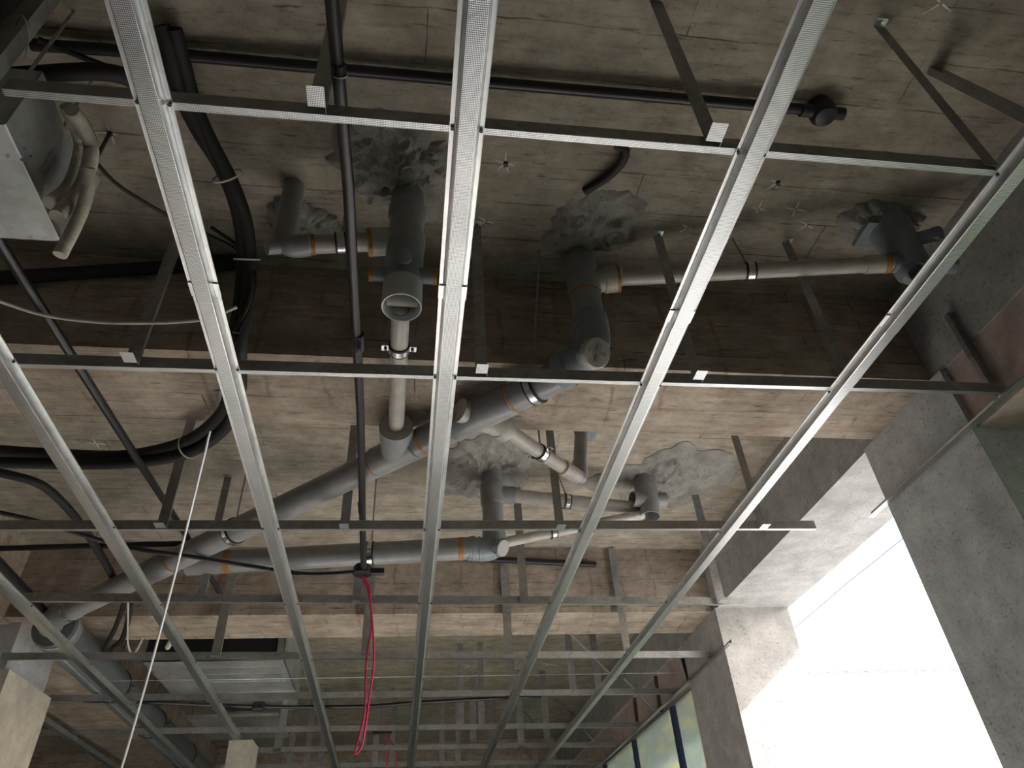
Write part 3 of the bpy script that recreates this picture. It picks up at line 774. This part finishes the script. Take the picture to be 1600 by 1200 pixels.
# --- small branch off the main with an upturned end
t = thing('branch_pipe', 'pale small branch pipe off the main wye with chrome clamp and upturned end', 'drain pipe', (0.48, 2.24, 3.03))
pipe(t, 'pipe_run', [(0.29, 2.056, 3.06), (0.655, 2.412, 3.062)], 0.0275, 'pvc_pale')
b2 = Vector((0.365, 0.356, 0)).normalized()
obj('coupling', MB().tube([Vector((0.585, 2.344, 3.061)), Vector((0.587, 2.346, 3.061)), Vector((0.66, 2.417, 3.062)), Vector((0.662, 2.419, 3.062))], [0.028, 0.0325, 0.0325, 0.029], 28), 'pvc_pale', t, True)
glue(t, (0.583, 2.342, 3.061), b2, 0.0285, 0.006)
clamp(t, (0.483, 2.245, 3.061), b2, 0.0275, (0.483, 2.245, ZS))
obj('elbow', MB().tube(spline([(0.645, 2.402, 3.062), (0.672, 2.43, 3.066), (0.683, 2.441, 3.09), (0.688, 2.445, 3.15)], 6), 0.031, 24), 'pvc', t, True)
pipe(t, 'riser', [(0.687, 2.445, 3.13), (0.715, 2.448, 3.30)], 0.029, 'pvc')
obj('flared_rim', MB().tube([(0.713, 2.448, 3.285), (0.717, 2.448, 3.305), (0.728, 2.448, 3.318), (0.730, 2.448, 3.323)], [0.030, 0.036, 0.060, 0.060], 32), 'pvc_blue', t, True)

# --- level branch from the elbow stack to the right end trap
LA = Vector((X2+0.11, Y2-0.02, 3.403)); LB = Vector((1.60, 1.43, 3.335))
t = thing('branch_pipe', 'long level pale grey pipe high on the right with a single chrome clamp', 'drain pipe', lerp(LA, LB, 0.5)-Vector((0,0,0.03)))
ld = (LB-LA).normalized()
pipe(t, 'pipe_run', [LA, LB], 0.0275, 'pvc_pale')
obj('coupling', MB().tube([lerp(LA, LB, 0.90), lerp(LA, LB, 0.902), lerp(LA, LB, 0.985), lerp(LA, LB, 0.987)], [0.028, 0.032, 0.032, 0.028], 28), 'pvc_pale', t, True)
glue(t, lerp(LA, LB, 0.975), ld, 0.0325, 0.02)
clamp(t, lerp(LA, LB, 0.495), ld, 0.0275, lerp(LA, LB, 0.495)+Vector((-0.02, 0, 0.17)), ears=False)
# --- right end trap
t = thing('floor_trap', 'dark bluish floor trap in the shaded right corner with small tilted mouth', 'drain trap', (1.66, 1.43, 3.25))
obj('trap_body', MB().tube([(1.66, 1.43, ZS), (1.66, 1.43, 3.54), (1.665, 1.43, 3.40), (1.665, 1.43, 3.30), (1.665, 1.43, 3.28)], [0.085, 0.08, 0.062, 0.058, 0.045], 32), 'pvc_blue', t, True)
open_mouth(t, (1.625, 1.385, 3.245), (0.35, 0.55, 0.72), 0.032, 0.07, 'pvc_blue')
obj('side_stub', MB().tube([(1.70, 1.42, 3.32), (1.80, 1.40, 3.31)], [0.03, 0.03], 24), 'pvc_blue', t, True)
obj('trap_inlet', MB().tube([(1.66, 1.43, 3.34), (1.59, 1.43, 3.337)], [0.038, 0.034], 24), 'pvc_blue', t, True)
kn = obj('front_cap', MB().tube([(1.70, 1.40, 3.43), (1.735, 1.335, 3.39)], [0.024, 0.024], 24), 'pvc_blue', t, True)
obj('cap_lid', MB().tube([(1.728, 1.347, 3.398), (1.737, 1.331, 3.387), (1.738, 1.329, 3.386)], [0.026, 0.026, 0.022], 24), 'pvc_blue', kn, True)
obj('top_flange', MB().box((1.555, 1.39, 3.50), (1.75, 1.50, 3.515)), 'pvc_blue', t)

# --- second level main beyond the first beam
X4, Y4 = 0.405, 3.18
SA = Vector((0.30, 3.145, 3.09)); SZ = Vector((-1.05, 3.30, 3.075))
t = thing('drain_pipe', 'level grey drain pipe beyond the first beam, joining the sloping main at left', 'drain pipe', lerp(SA, SZ, 0.5)-Vector((0,0,0.06)))
s_d = (SZ-SA).normalized()
pipe(t, 'pipe_run', [SA, SZ], 0.054, 'pvc')
glue(t, lerp(SA, SZ, 0.045), s_d, 0.0545, 0.022)
glue(t, lerp(SA, SZ, 0.86), s_d, 0.0545, 0.03)
clamp(t, lerp(SA, SZ, 0.365), s_d, 0.054, lerp(SA, SZ, 0.365)+Vector((0,0,0.46)), ears=False)
t = thing('drain_stack', 'second grey drain stack, beyond the first beam, with ribbed inspection elbow', 'drain pipe', (X4, Y4, 3.03))
pipe(t, 'riser', [(X4, Y4, 3.15), (X4, Y4, ZS)], 0.054, 'pvc')
obj('riser_collar', MB().tube([(X4, Y4, 3.34), (X4, Y4, 3.35), (X4, Y4, 3.46), (X4, Y4, 3.47)], [0.055, 0.061, 0.061, 0.055], 28), 'pvc', t, True)
obj('tee_socket', MB().tube([(X4+0.03, Y4+0.005, 3.41), (X4+0.12, Y4+0.01, 3.408), (X4+0.122, Y4+0.01, 3.408)], [0.045, 0.045, 0.036], 24), 'pvc', t, True)
obj('bend', MB().tube(spline([(X4, Y4, 3.20), (X4, Y4, 3.14), (X4-0.015, Y4-0.008, 3.105), (X4-0.055, Y4-0.02, 3.09), (X4-0.13, Y4-0.032, 3.09)], 6), 0.058, 32), 'pvc_blue', t, True)
collar(t, (X4-0.105, Y4-0.028, 3.09), s_d, 0.061, 0.02, 'pvc_blue')
collar(t, (X4-0.075, Y4-0.025, 3.09), s_d, 0.0605, 0.012, 'pvc_blue')
pc = Vector((X4-0.01, Y4-0.03, 3.105)); pd = Vector((0.62, -0.62, -0.48)).normalized()
obj('inspection_neck', MB().tube([pc, pc+pd*0.055], [0.037, 0.037], 28), 'pvc_blue', t, True)
pl_ = obj('inspection_plug', MB().tube([pc+pd*0.04, pc+pd*0.044, pc+pd*0.068, pc+pd*0.072], [0.039, 0.042, 0.042, 0.039], 28), 'pvc', t, True)
for k in range(8):
    a = 2*math.pi*k/8; u = pd.orthogonal().normalized(); w = pd.cross(u)
    q = pc+pd*0.046+(u*math.cos(a)+w*math.sin(a))*0.042
    obj('plug_rib', MB().bar(q, q+pd*0.02, 0.006, 0.006), 'pvc', pl_)
# upper branch from the second stack, and the rising small pipe
t = thing('branch_pipe', 'pale branch pipe from the second stack toward the two-mouthed trap, chrome clamp midway', 'drain pipe', (0.8, 3.2, 3.36))
UA = Vector((X4+0.10, Y4+0.01, 3.408)); UB = Vector((1.21, 3.25, 3.372))
pipe(t, 'pipe_run', [UA, UB], 0.036, 'pvc_pale')
clamp(t, lerp(UA, UB, 0.43), UB-UA, 0.036, lerp(UA, UB, 0.43)+Vector((-0.03, 0, 0.15)), ears=False)
t = thing('branch_pipe', 'thin pale pipe rising right from the ribbed elbow to the two-mouthed trap', 'drain pipe', (0.8, 3.2, 3.2))
VA = Vector((0.425, 3.17, 3.125)); VB = Vector((1.215, 3.225, 3.325))
pipe(t, 'pipe_run', [VA, VB], 0.0255, 'pvc_pale')
clamp(t, lerp(VA, VB, 0.36), VB-VA, 0.0255, None, ears=False)
# two-mouthed trap
X5, Y5 = 1.255, 3.215
t = thing('floor_trap', 'grey floor trap with one mouth facing left and one down, by the pitted mortar', 'drain trap', (X5, Y5, 3.30))
obj('trap_body', MB().tube([(X5, Y5, ZS), (X5, Y5, 3.45), (X5, Y5, 3.36)], [0.06, 0.062, 0.058], 32), 'pvc', t, True)
open_mouth(t, (X5-0.01, Y5-0.01, 3.30), (0.08, 0.05, 1), 0.0555, 0.08, 'pvc')
open_mouth(t, (X5-0.098, Y5-0.03, 3.395), (1, 0.22, 0), 0.042, 0.085, 'pvc')
obj('side_stub', MB().tube([(X5+0.04, Y5, 3.41), (X5+0.10, Y5, 3.41)], [0.04, 0.04], 24), 'pvc', t, True)

# --- large pipe running away along the left
t = thing('duct_pipe', 'large bluish grey pipe running away along the lower left, two dark clamps', 'duct pipe', (-1.95, 5.3, 2.98))
DA = Vector((-1.885, 4.02, 3.04)); DB = Vector((-2.0, 9.3, 3.04))
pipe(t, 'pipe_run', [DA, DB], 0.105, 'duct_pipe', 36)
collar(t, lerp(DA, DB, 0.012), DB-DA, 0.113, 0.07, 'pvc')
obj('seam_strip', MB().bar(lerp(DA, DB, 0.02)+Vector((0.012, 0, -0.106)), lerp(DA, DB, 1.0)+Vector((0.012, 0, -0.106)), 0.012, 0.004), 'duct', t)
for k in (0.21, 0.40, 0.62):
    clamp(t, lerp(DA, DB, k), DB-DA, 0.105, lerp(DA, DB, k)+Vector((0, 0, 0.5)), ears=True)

# ------------------------------------------------------------------ black conduits, cables, insulated pipes
def cable(name, label, cat, pts, r, mat='black_pvc', n=10, group=None, straight=False, seg=8):
    P = [Vector(q) for q in pts] if straight else spline(pts, seg)
    c = P[len(P)//2]
    t = thing(name, label, cat, c-Vector((0,0,r)), group)
    obj('run', MB().tube(P, r, n), mat, t, True)
    return t
t = cable('conduit', 'black conduit across the top of the slab ending in a round junction box', 'conduit', [(-1.040, 1.033, 3.515), (-0.718, 1.023, 3.515), (0.055, 1.020, 3.515), (1.129, 1.010, 3.515)], 0.0165, straight=True, n=16)
q = Vector((1.189, 1.010, 3.510))
obj('junction_box', MB().tube([q+Vector((0,0,0.04)), q+Vector((0,0,0.02)), q-Vector((0,0,0.012)), q-Vector((0,0,0.03)), q-Vector((0,0,0.034))], [0.034, 0.040, 0.040, 0.030, 0.008], 28), 'black_pvc', t, True)
obj('box_spout', MB().tube([q+Vector((0.03, 0, 0)), q+Vector((0.068, 0, 0.0))], [0.019, 0.019], 18), 'black_pvc', t, True)
obj('box_spout', MB().tube([q+Vector((-0.03, 0, 0)), q+Vector((-0.07, 0.0, 0.0))], [0.0195, 0.0195], 18), 'black_pvc', t, True)
t = cable('conduit', 'long black conduit running away left of middle, past the open-mouthed trap', 'conduit', [(-0.184, 0.561, 2.985), (-0.174, 1.030, 2.980), (-0.181, 1.880, 2.975), (-0.214, 3.078, 2.965)], 0.0138, straight=True, n=16)
for (u0, u1) in (((-0.179, 0.725, 2.980), (-0.179, 0.749, 2.980)), ((-0.171, 1.515, 2.976), (-0.172, 1.582, 2.976)), ((-0.200, 2.494, 2.970), (-0.202, 2.568, 2.970))):
    obj('conduit_joint', MB().tube([u0, u1], [0.0152, 0.0152], 16), 'black_pvc', t, True)
obj('tie_wire', ring(MB(), (-0.177, 0.746, 2.980), (0, 1, 0), 0.0155, 0.003, 18, 0.001), 'cable_white', t, True)
q = Vector((-0.221, 3.128, 2.962))
obj('junction_box', MB().tube([q+Vector((0,0,0.03)), q+Vector((0,0,0.02)), q-Vector((0,0,0.014)), q-Vector((0,0,0.016))], [0.034, 0.042, 0.042, 0.036], 24), 'black_pvc', t, True)
obj('box_spout', MB().tube([q+Vector((0.03, 0, 0)), q+Vector((0.10, 0, 0.0))], [0.017, 0.017], 16), 'black_pvc', t, True)
cable('conduit', 'black conduit slanting down the left side behind the bluish furring channel', 'conduit', [(-1.045, 1.189, 3.030), (-1.046, 1.297, 3.030), (-1.006, 1.843, 3.015), (-0.980, 2.270, 3.010), (-1.029, 2.799, 3.110), (-1.032, 3.112, 3.135), (-1.015, 3.848, 3.140)], 0.0135, straight=True, n=14)
cable('conduit', 'short dark conduit stub on the second beam face, pointing right', 'conduit', [(0.189, 4.100, 3.490), (0.429, 4.100, 3.470), (1.170, 4.100, 3.432)], 0.019, straight=True, n=14)
cable('conduit', 'black conduit low at the left edge, sloping steeply behind the fourth channel', 'conduit', [(-1.871, 3.044, 3.080), (-1.876, 3.306, 3.080), (-1.900, 3.904, 3.080)], 0.02, straight=True, n=12)
cable('conduit', 'thin level black conduit left, just below the third carrying channel', 'conduit', [(-2.024, 3.329, 3.160), (-1.480, 3.289, 3.160), (-1.064, 3.257, 3.160)], 0.014, n=12)
# insulated pipe bundle
b1 = [(-0.697, 0.946, 3.510), (-0.687, 0.990, 3.500), (-0.679, 1.103, 3.480), (-0.649, 1.205, 3.460), (-0.598, 1.326, 3.440), (-0.567, 1.445, 3.400), (-0.557, 1.564, 3.330), (-0.562, 1.653, 3.220), (-0.573, 1.731, 3.100), (-0.603, 1.889, 3.070), (-0.669, 2.064, 3.070), (-0.823, 2.238, 3.070), (-1.048, 2.341, 3.070), (-1.270, 2.346, 3.070), (-1.538, 2.323, 3.070)]
b2_ = [(-0.664, 0.950, 3.510), (-0.658, 1.022, 3.500), (-0.648, 1.138, 3.480), (-0.616, 1.241, 3.450), (-0.573, 1.354, 3.420), (-0.544, 1.464, 3.380), (-0.535, 1.571, 3.310), (-0.539, 1.641, 3.210), (-0.552, 1.734, 3.090), (-0.583, 1.927, 3.060), (-0.659, 2.112, 3.050), (-0.798, 2.254, 3.040), (-0.995, 2.335, 3.040), (-1.221, 2.357, 3.040), (-1.541, 2.357, 3.040)]
t = thing('insulated_pipe', 'thick black insulated pipe bundle curving behind the second-left furring channel', 'insulated pipe', Vector(b1[7])-Vector((0,0,0.03)))
obj('foam_sleeve', MB().tube(spline(b1, 8), 0.0225, 14), 'foam', t, True)
obj('foam_sleeve', MB().tube(spline(b2_, 8), 0.0205, 14), 'foam', t, True)
for k in (2, 4, 6, 11):
    c = lerp(b1[k], b2_[k], 0.5); d = Vector(b1[k+1])-Vector(b1[k-1])
    obj('cable_tie', ring(MB(), c, d, (Vector(b1[k])-Vector(b2_[k])).length/2+0.024, 0.005, 24, 0.0012), 'cable_white', t, True)
cable('insulated_pipe', 'black insulated pipe lying level along the first beam face at the far left', 'insulated pipe', [(-1.471, 1.765, 3.363), (-1.180, 1.765, 3.414), (-0.891, 1.765, 3.470), (-0.599, 1.765, 3.522)], 0.023, 'foam', 14)
cable('insulated_pipe', 'black insulated pipe bending down from the left edge behind the bluish furring channel', 'insulated pipe', [(-1.647, 2.502, 3.100), (-1.551, 2.540, 3.100), (-1.455, 2.619, 3.100), (-1.423, 2.801, 3.100), (-1.421, 3.028, 3.100), (-1.439, 3.349, 3.100), (-1.474, 3.699, 3.100)], 0.017, 'foam', 12)
cable('cable', 'thin double cable drooping from the threaded rod to the black bundle', 'cable', [(-0.946, 1.311, 3.420), (-0.894, 1.379, 3.400), (-0.799, 1.464, 3.400), (-0.684, 1.542, 3.400), (-0.577, 1.562, 3.350), (-0.525, 1.587, 3.270), (-0.527, 1.624, 3.180), (-0.555, 1.649, 3.080)], 0.006, 'rust', 8)
cable('cable', 'thin dark cable beside the double cable on the black bundle', 'cable', [(-0.660, 1.514, 3.400), (-0.565, 1.555, 3.350), (-0.517, 1.587, 3.270), (-0.523, 1.633, 3.180), (-0.544, 1.648, 3.080)], 0.0055, 'foam', 8)
cable('cable', 'long black cable sagging from the left edge to the conduit end box', 'cable', [(-1.682, 2.655, 3.020), (-1.609, 2.700, 3.020), (-1.496, 2.773, 3.020), (-1.317, 2.905, 3.010), (-1.170, 2.981, 3.000), (-0.956, 3.035, 2.990), (-0.691, 3.098, 2.970), (-0.471, 3.152, 2.960), (-0.224, 3.124, 2.960)], 0.0095, 'black_pvc', 10)
t = cable('cable', 'far black cable crossing behind the red loop with a small dark box', 'cable', [(-2.139, 5.298, 3.000), (-1.679, 5.405, 3.000), (-1.066, 5.566, 3.000), (-0.347, 5.637, 3.000), (0.075, 5.571, 3.000), (0.785, 5.495, 3.000), (1.006, 5.515, 3.000)], 0.014, 'black_pvc', 10)
q = Vector((-1.049, 5.568, 3.000))
obj('junction_box', MB().tube([q-Vector((0.05,0,0)), q-Vector((0.03,0,0)), q+Vector((0.03,0,0)), q+Vector((0.05,0,0))], [0.012, 0.035, 0.035, 0.012], 16), 'black_pvc', t, True)
cable('cable', 'off-white cable sagging across the upper left in front of the dark beam', 'cable', [(-1.114, 1.390, 2.950), (-1.068, 1.423, 2.950), (-0.991, 1.463, 2.950), (-0.904, 1.481, 2.950), (-0.777, 1.484, 2.950), (-0.588, 1.459, 2.950), (-0.500, 1.454, 3.000)], 0.0045, 'cable_white', 8)
cable('cable', 'white cable loop dangling beside the large duct pipe', 'cable', [(-1.334, 3.382, 3.050), (-1.473, 3.879, 3.050), (-1.567, 4.241, 3.020), (-1.572, 4.368, 3.000), (-1.512, 4.259, 3.000), (-1.458, 4.139, 3.020)], 0.005, 'cable_white', 8)
cable('hose', 'dark hose drooping from the second beam right of the duct pipe end', 'hose', [(-1.456, 3.735, 3.080), (-1.523, 3.912, 3.080), (-1.613, 4.118, 3.050), (-1.726, 4.359, 3.050), (-1.879, 4.770, 3.100)], 0.013, 'foam', 10)
cable('hose', 'second dark hose, right of and lower than the other drooping hose', 'hose', [(-1.438, 3.778, 3.080), (-1.531, 4.055, 3.080), (-1.618, 4.275, 3.050), (-1.698, 4.405, 3.050), (-1.849, 4.746, 3.100)], 0.015, 'foam', 10)
cable('plastic_stub', 'short white plastic pipe stub hanging below the second beam edge', 'pipe stub', [(-1.345, 4.275, 3.050), (-1.401, 4.407, 3.050)], 0.016, 'cable_white', 12, straight=True)
cable('insulated_pipe', 'black insulated pipe just above the nearest carrying channel at the upper left', 'insulated pipe', [(-1.059, 1.012, 3.300), (-0.936, 0.990, 3.300), (-0.799, 0.970, 3.300), (-0.731, 0.993, 3.320), (-0.709, 1.098, 3.400)], 0.021, 'foam', 12)
cable('cable', 'thin dark cable between the black conduit and insulated pipe, upper left', 'cable', [(-1.010, 1.009, 3.500), (-0.942, 1.036, 3.500), (-0.885, 1.058, 3.500), (-0.797, 1.089, 3.500), (-0.726, 1.138, 3.500)], 0.008, 'foam', 8)
cable('conduit', 'short curved dark conduit stub leaving the slab above the cross-plug mortar patch', 'conduit', [(0.593, 1.196, 3.540), (0.623, 1.205, 3.530), (0.624, 1.244, 3.525), (0.593, 1.308, 3.530), (0.532, 1.378, 3.540)], 0.0145, 'rubber', 14)
# leaning pale rod
RA = Vector((-0.673, 2.005, 3.125)); RB = Vector((-1.248, 3.704, 2.250))
rp = [lerp(RA, RB, k/10)+Vector((0.012*math.sin(math.pi*k/10), 0, -0.02*math.sin(math.pi*k/10))) for k in range(11)]
cable('rod', 'long thin pale rod leaning down from the first beam across the lower left', 'rod', rp, 0.0052, 'rod', 10, straight=True)

# red wire loops
def red_loop(label, pts, r, cat='wire'):
    t = thing('wire_loop', label, cat, Vector(pts[len(pts)//2]), 'red wire loops')
    obj('red_wire', MB().tube(spline(pts, 8), r, 8), 'red', t, True)
    return t
t = red_loop('long crimson wire loop hanging from the end box of the black conduit', [(-0.250, 3.140, 2.955), (-0.221, 3.140, 2.948), (-0.188, 3.140, 2.899), (-0.173, 3.140, 2.809), (-0.153, 3.140, 2.679), (-0.142, 3.140, 2.543), (-0.151, 3.140, 2.414), (-0.159, 3.140, 2.303), (-0.169, 3.140, 2.233), (-0.187, 3.140, 2.206), (-0.195, 3.140, 2.213), (-0.182, 3.150, 2.271), (-0.167, 3.150, 2.367), (-0.173, 3.150, 2.494), (-0.173, 3.150, 2.600), (-0.163, 3.150, 2.697), (-0.174, 3.155, 2.815), (-0.198, 3.155, 2.905), (-0.230, 3.155, 2.952)], 0.0042)
t = red_loop('small faint red wire loop far back near the bottom edge', [(-0.186, 6.620, 3.029), (-0.158, 6.620, 3.003), (-0.107, 6.620, 2.952), (-0.076, 6.620, 2.877), (-0.064, 6.620, 2.733), (-0.093, 6.620, 2.687), (-0.134, 6.620, 2.759), (-0.151, 6.620, 2.879), (-0.173, 6.620, 2.978)], 0.005)
obj('ceiling_rose', MB().box(Vector((-0.192, 6.600, 3.034))-Vector((0.08, 0.01, 0.01)), Vector((-0.192, 6.600, 3.034))+Vector((0.08, 0.05, 0.015))), 'black_pvc', t)

# ------------------------------------------------------------------ air handling boxes
def rivet(t, q, d, r=0.004):
    obj('rivet', MB().tube([q, Vector(q)+Vector(d)*0.004], [r, r*0.7], 8), 'steel', t, True)
t = thing('air_unit', 'galvanised air unit box cut by the left frame edge near the top', 'air unit', (-1.2, 0.9, 2.96))
BX1, BX0, BY1, BY0, BZ0, BZ1 = -0.853, -1.60, 1.215, 0.905, 2.955, 3.165
obj('bottom_panel', MB().box((BX0, 0.992, BZ0), (BX1, BY1, BZ0+0.003)), 'duct', t)
obj('bottom_panel', MB().box((BX0, BY0, BZ0-0.003), (BX1, 0.992, BZ0+0.001)), 'duct', t)
obj('side_panel', MB().box((BX1-0.003, 0.988, BZ0), (BX1, BY1, BZ1)), 'duct', t)
obj('side_panel', MB().box((BX1-0.003, BY0, BZ0), (BX1+0.003, 0.985, BZ1)), 'duct', t)
obj('end_panel', MB().box((BX0, BY1-0.003, BZ0), (BX1, BY1, BZ1)), 'duct', t)
obj('end_panel', MB().box((BX0, BY0, BZ0), (BX1, BY0+0.003, BZ1)), 'duct', t)
obj('top_panel', MB().box((BX0, BY0, BZ1), (BX1, BY1, BZ1+0.003)), 'duct', t)
obj('edge_fold', MB().box((BX1-0.001, 0.99, BZ0-0.003), (BX1+0.003, BY1+0.002, BZ0+0.012)), 'zinc', t)
obj('name_plate', MB().box((BX1, 1.045, 3.0), (BX1+0.0015, 1.07, 3.08)), 'zinc_dull', t)
for y, z in ((1.0, BZ0+0.03), (1.0, BZ0+0.09), (1.12, BZ0+0.02), (0.975, BZ0+0.02)):
    rivet(t, (BX1+0.002, y, z), (1, 0, 0))
rivet(t, (BX1-0.06, BY1-0.012, BZ0), (0, 0, -1)); rivet(t, (BX1-0.02, 0.98, BZ0-0.003), (0, 0, -1))
for (x, y) in ((-0.86, 0.95), (-0.86, 1.12)):
    obj('suspension_rod', MB().tube([(x-0.06, y, 3.16), (x-0.06, y, ZS)], 0.004, 8), 'zinc_dull', t, True)
# flexible conduits beside it
def flex(label, pts, r):
    P = spline(pts, 26); Q = []; RR = []
    for i, p_ in enumerate(P):
        Q.append(p_); RR.append(r*(1.0 if i % 2 else 0.90))
    t = thing('flexible_conduit', label, 'flexible conduit', P[-1], 'beige flexible conduits')
    obj('corrugated_hose', MB().tube(Q, RR, 18, True), 'flex', t)
    e = P[-1]; d = (P[-1]-P[-2]).normalized()
    obj('cut_end', MB().tube([e, e+d*0.012], [r*1.02, r*0.98], 18), 'flex', t, True)
    return t
flex('leftmost beige corrugated conduit beside the air unit, ending highest', [(-0.800, 0.951, 3.112), (-0.800, 0.995, 3.116), (-0.810, 1.058, 3.127), (-0.815, 1.093, 3.068), (-0.820, 1.103, 3.012), (-0.820, 1.082, 2.941)], 0.0155)
flex('middle beige corrugated conduit curving down beside the air unit', [(-0.770, 0.933, 3.069), (-0.770, 0.986, 3.090), (-0.770, 1.036, 3.092), (-0.770, 1.063, 3.045), (-0.785, 1.092, 2.991), (-0.790, 1.080, 2.896)], 0.017)
flex('longest beige corrugated conduit, its frayed end hanging below the air unit corner', [(-0.735, 1.014, 2.979), (-0.740, 1.048, 2.960), (-0.750, 1.078, 2.930), (-0.765, 1.106, 2.888), (-0.775, 1.120, 2.822)], 0.0145)
t = thing('threaded_rod', 'dark threaded rod with a small white clip left of the furring channel', 'threaded rod', (-0.897, 1.258, 3.260))
ra = Vector((-0.935, 1.301, 3.545))
obj('rod_shaft', MB().tube([(ra.x, ra.y, 3.2), ra], 0.0055, 8), 'rust', t, True)
q = Vector((-0.877, 1.246, 3.240))
obj('clip', MB().box(q-Vector((0.012, 0.012, 0.014)), q+Vector((0.012, 0.012, 0.014))), 'flex', t)

t = thing('duct_box', 'galvanised duct box with black front beyond the second beam, lower left', 'duct box', (-1.22, 5.2, 3.09))
DX0, DX1, DY0, DY1, DZ0, DZ1 = -1.67, -0.80, 4.83, 5.58, 3.10, 3.50
obj('bottom_panel', MB().box((DX0, DY0, DZ0), (DX1, DY1, DZ0+0.004)), 'duct', t)
for y in (4.98, 5.12, 5.30):
    obj('panel_rib', MB().box((DX0+0.30, y-0.005, DZ0-0.006), (DX1-0.04, y+0.005, DZ0)), 'duct', t)
obj('side_panel', MB().box((DX1-0.004, DY0, DZ0), (DX1, DY1, DZ1)), 'duct', t)
obj('side_panel', MB().box((DX0, DY0, DZ0), (DX0+0.004, DY1, DZ1)), 'duct', t)
obj('black_face', MB().box((DX0+0.004, DY0+0.01, DZ0+0.004), (DX1-0.05, DY0+0.02, DZ1)), 'void', t)  # flat black sheet set in the box front
obj('front_frame', MB().box((DX1-0.05, DY0, DZ0), (DX1, DY0+0.012, DZ1)).box((DX0, DY0, DZ0), (DX1, DY0+0.012, DZ0+0.02)), 'duct', t)
obj('top_panel', MB().box((DX0, DY0, DZ1), (DX1, DY1, DZ1+0.004)), 'duct', t)
obj('rear_flange', MB().box((DX0+0.25, DY1-0.02, DZ0-0.02), (DX1+0.02, DY1+0.03, DZ0+0.05)), 'zinc', t)
obj('rear_spigot', MB().box((DX0+0.2, DY1+0.03, DZ0+0.0), (DX1-0.05, DY1+0.5, DZ1-0.08)), 'duct', t)
for x in (DX0+0.05, DX1-0.03):
    obj('suspension_rod', MB().tube([(x, DY0+0.3, DZ1), (x, DY0+0.3, ZS)], 0.005, 8), 'zinc_dull', t, True)
tag(obj('tray', MB().box((-1.599, 5.836, 3.000), (-0.95, 6.55, 3.02)), 'zinc_dull', None, loc=(-1.2, 6.3, 3.0)), 'dull metal tray behind the galvanised duct box', 'tray')
struct('concrete_pier', MB().box((-1.29, 5.93, 0), (-1.12, 6.2, 2.86)), 'plaster')
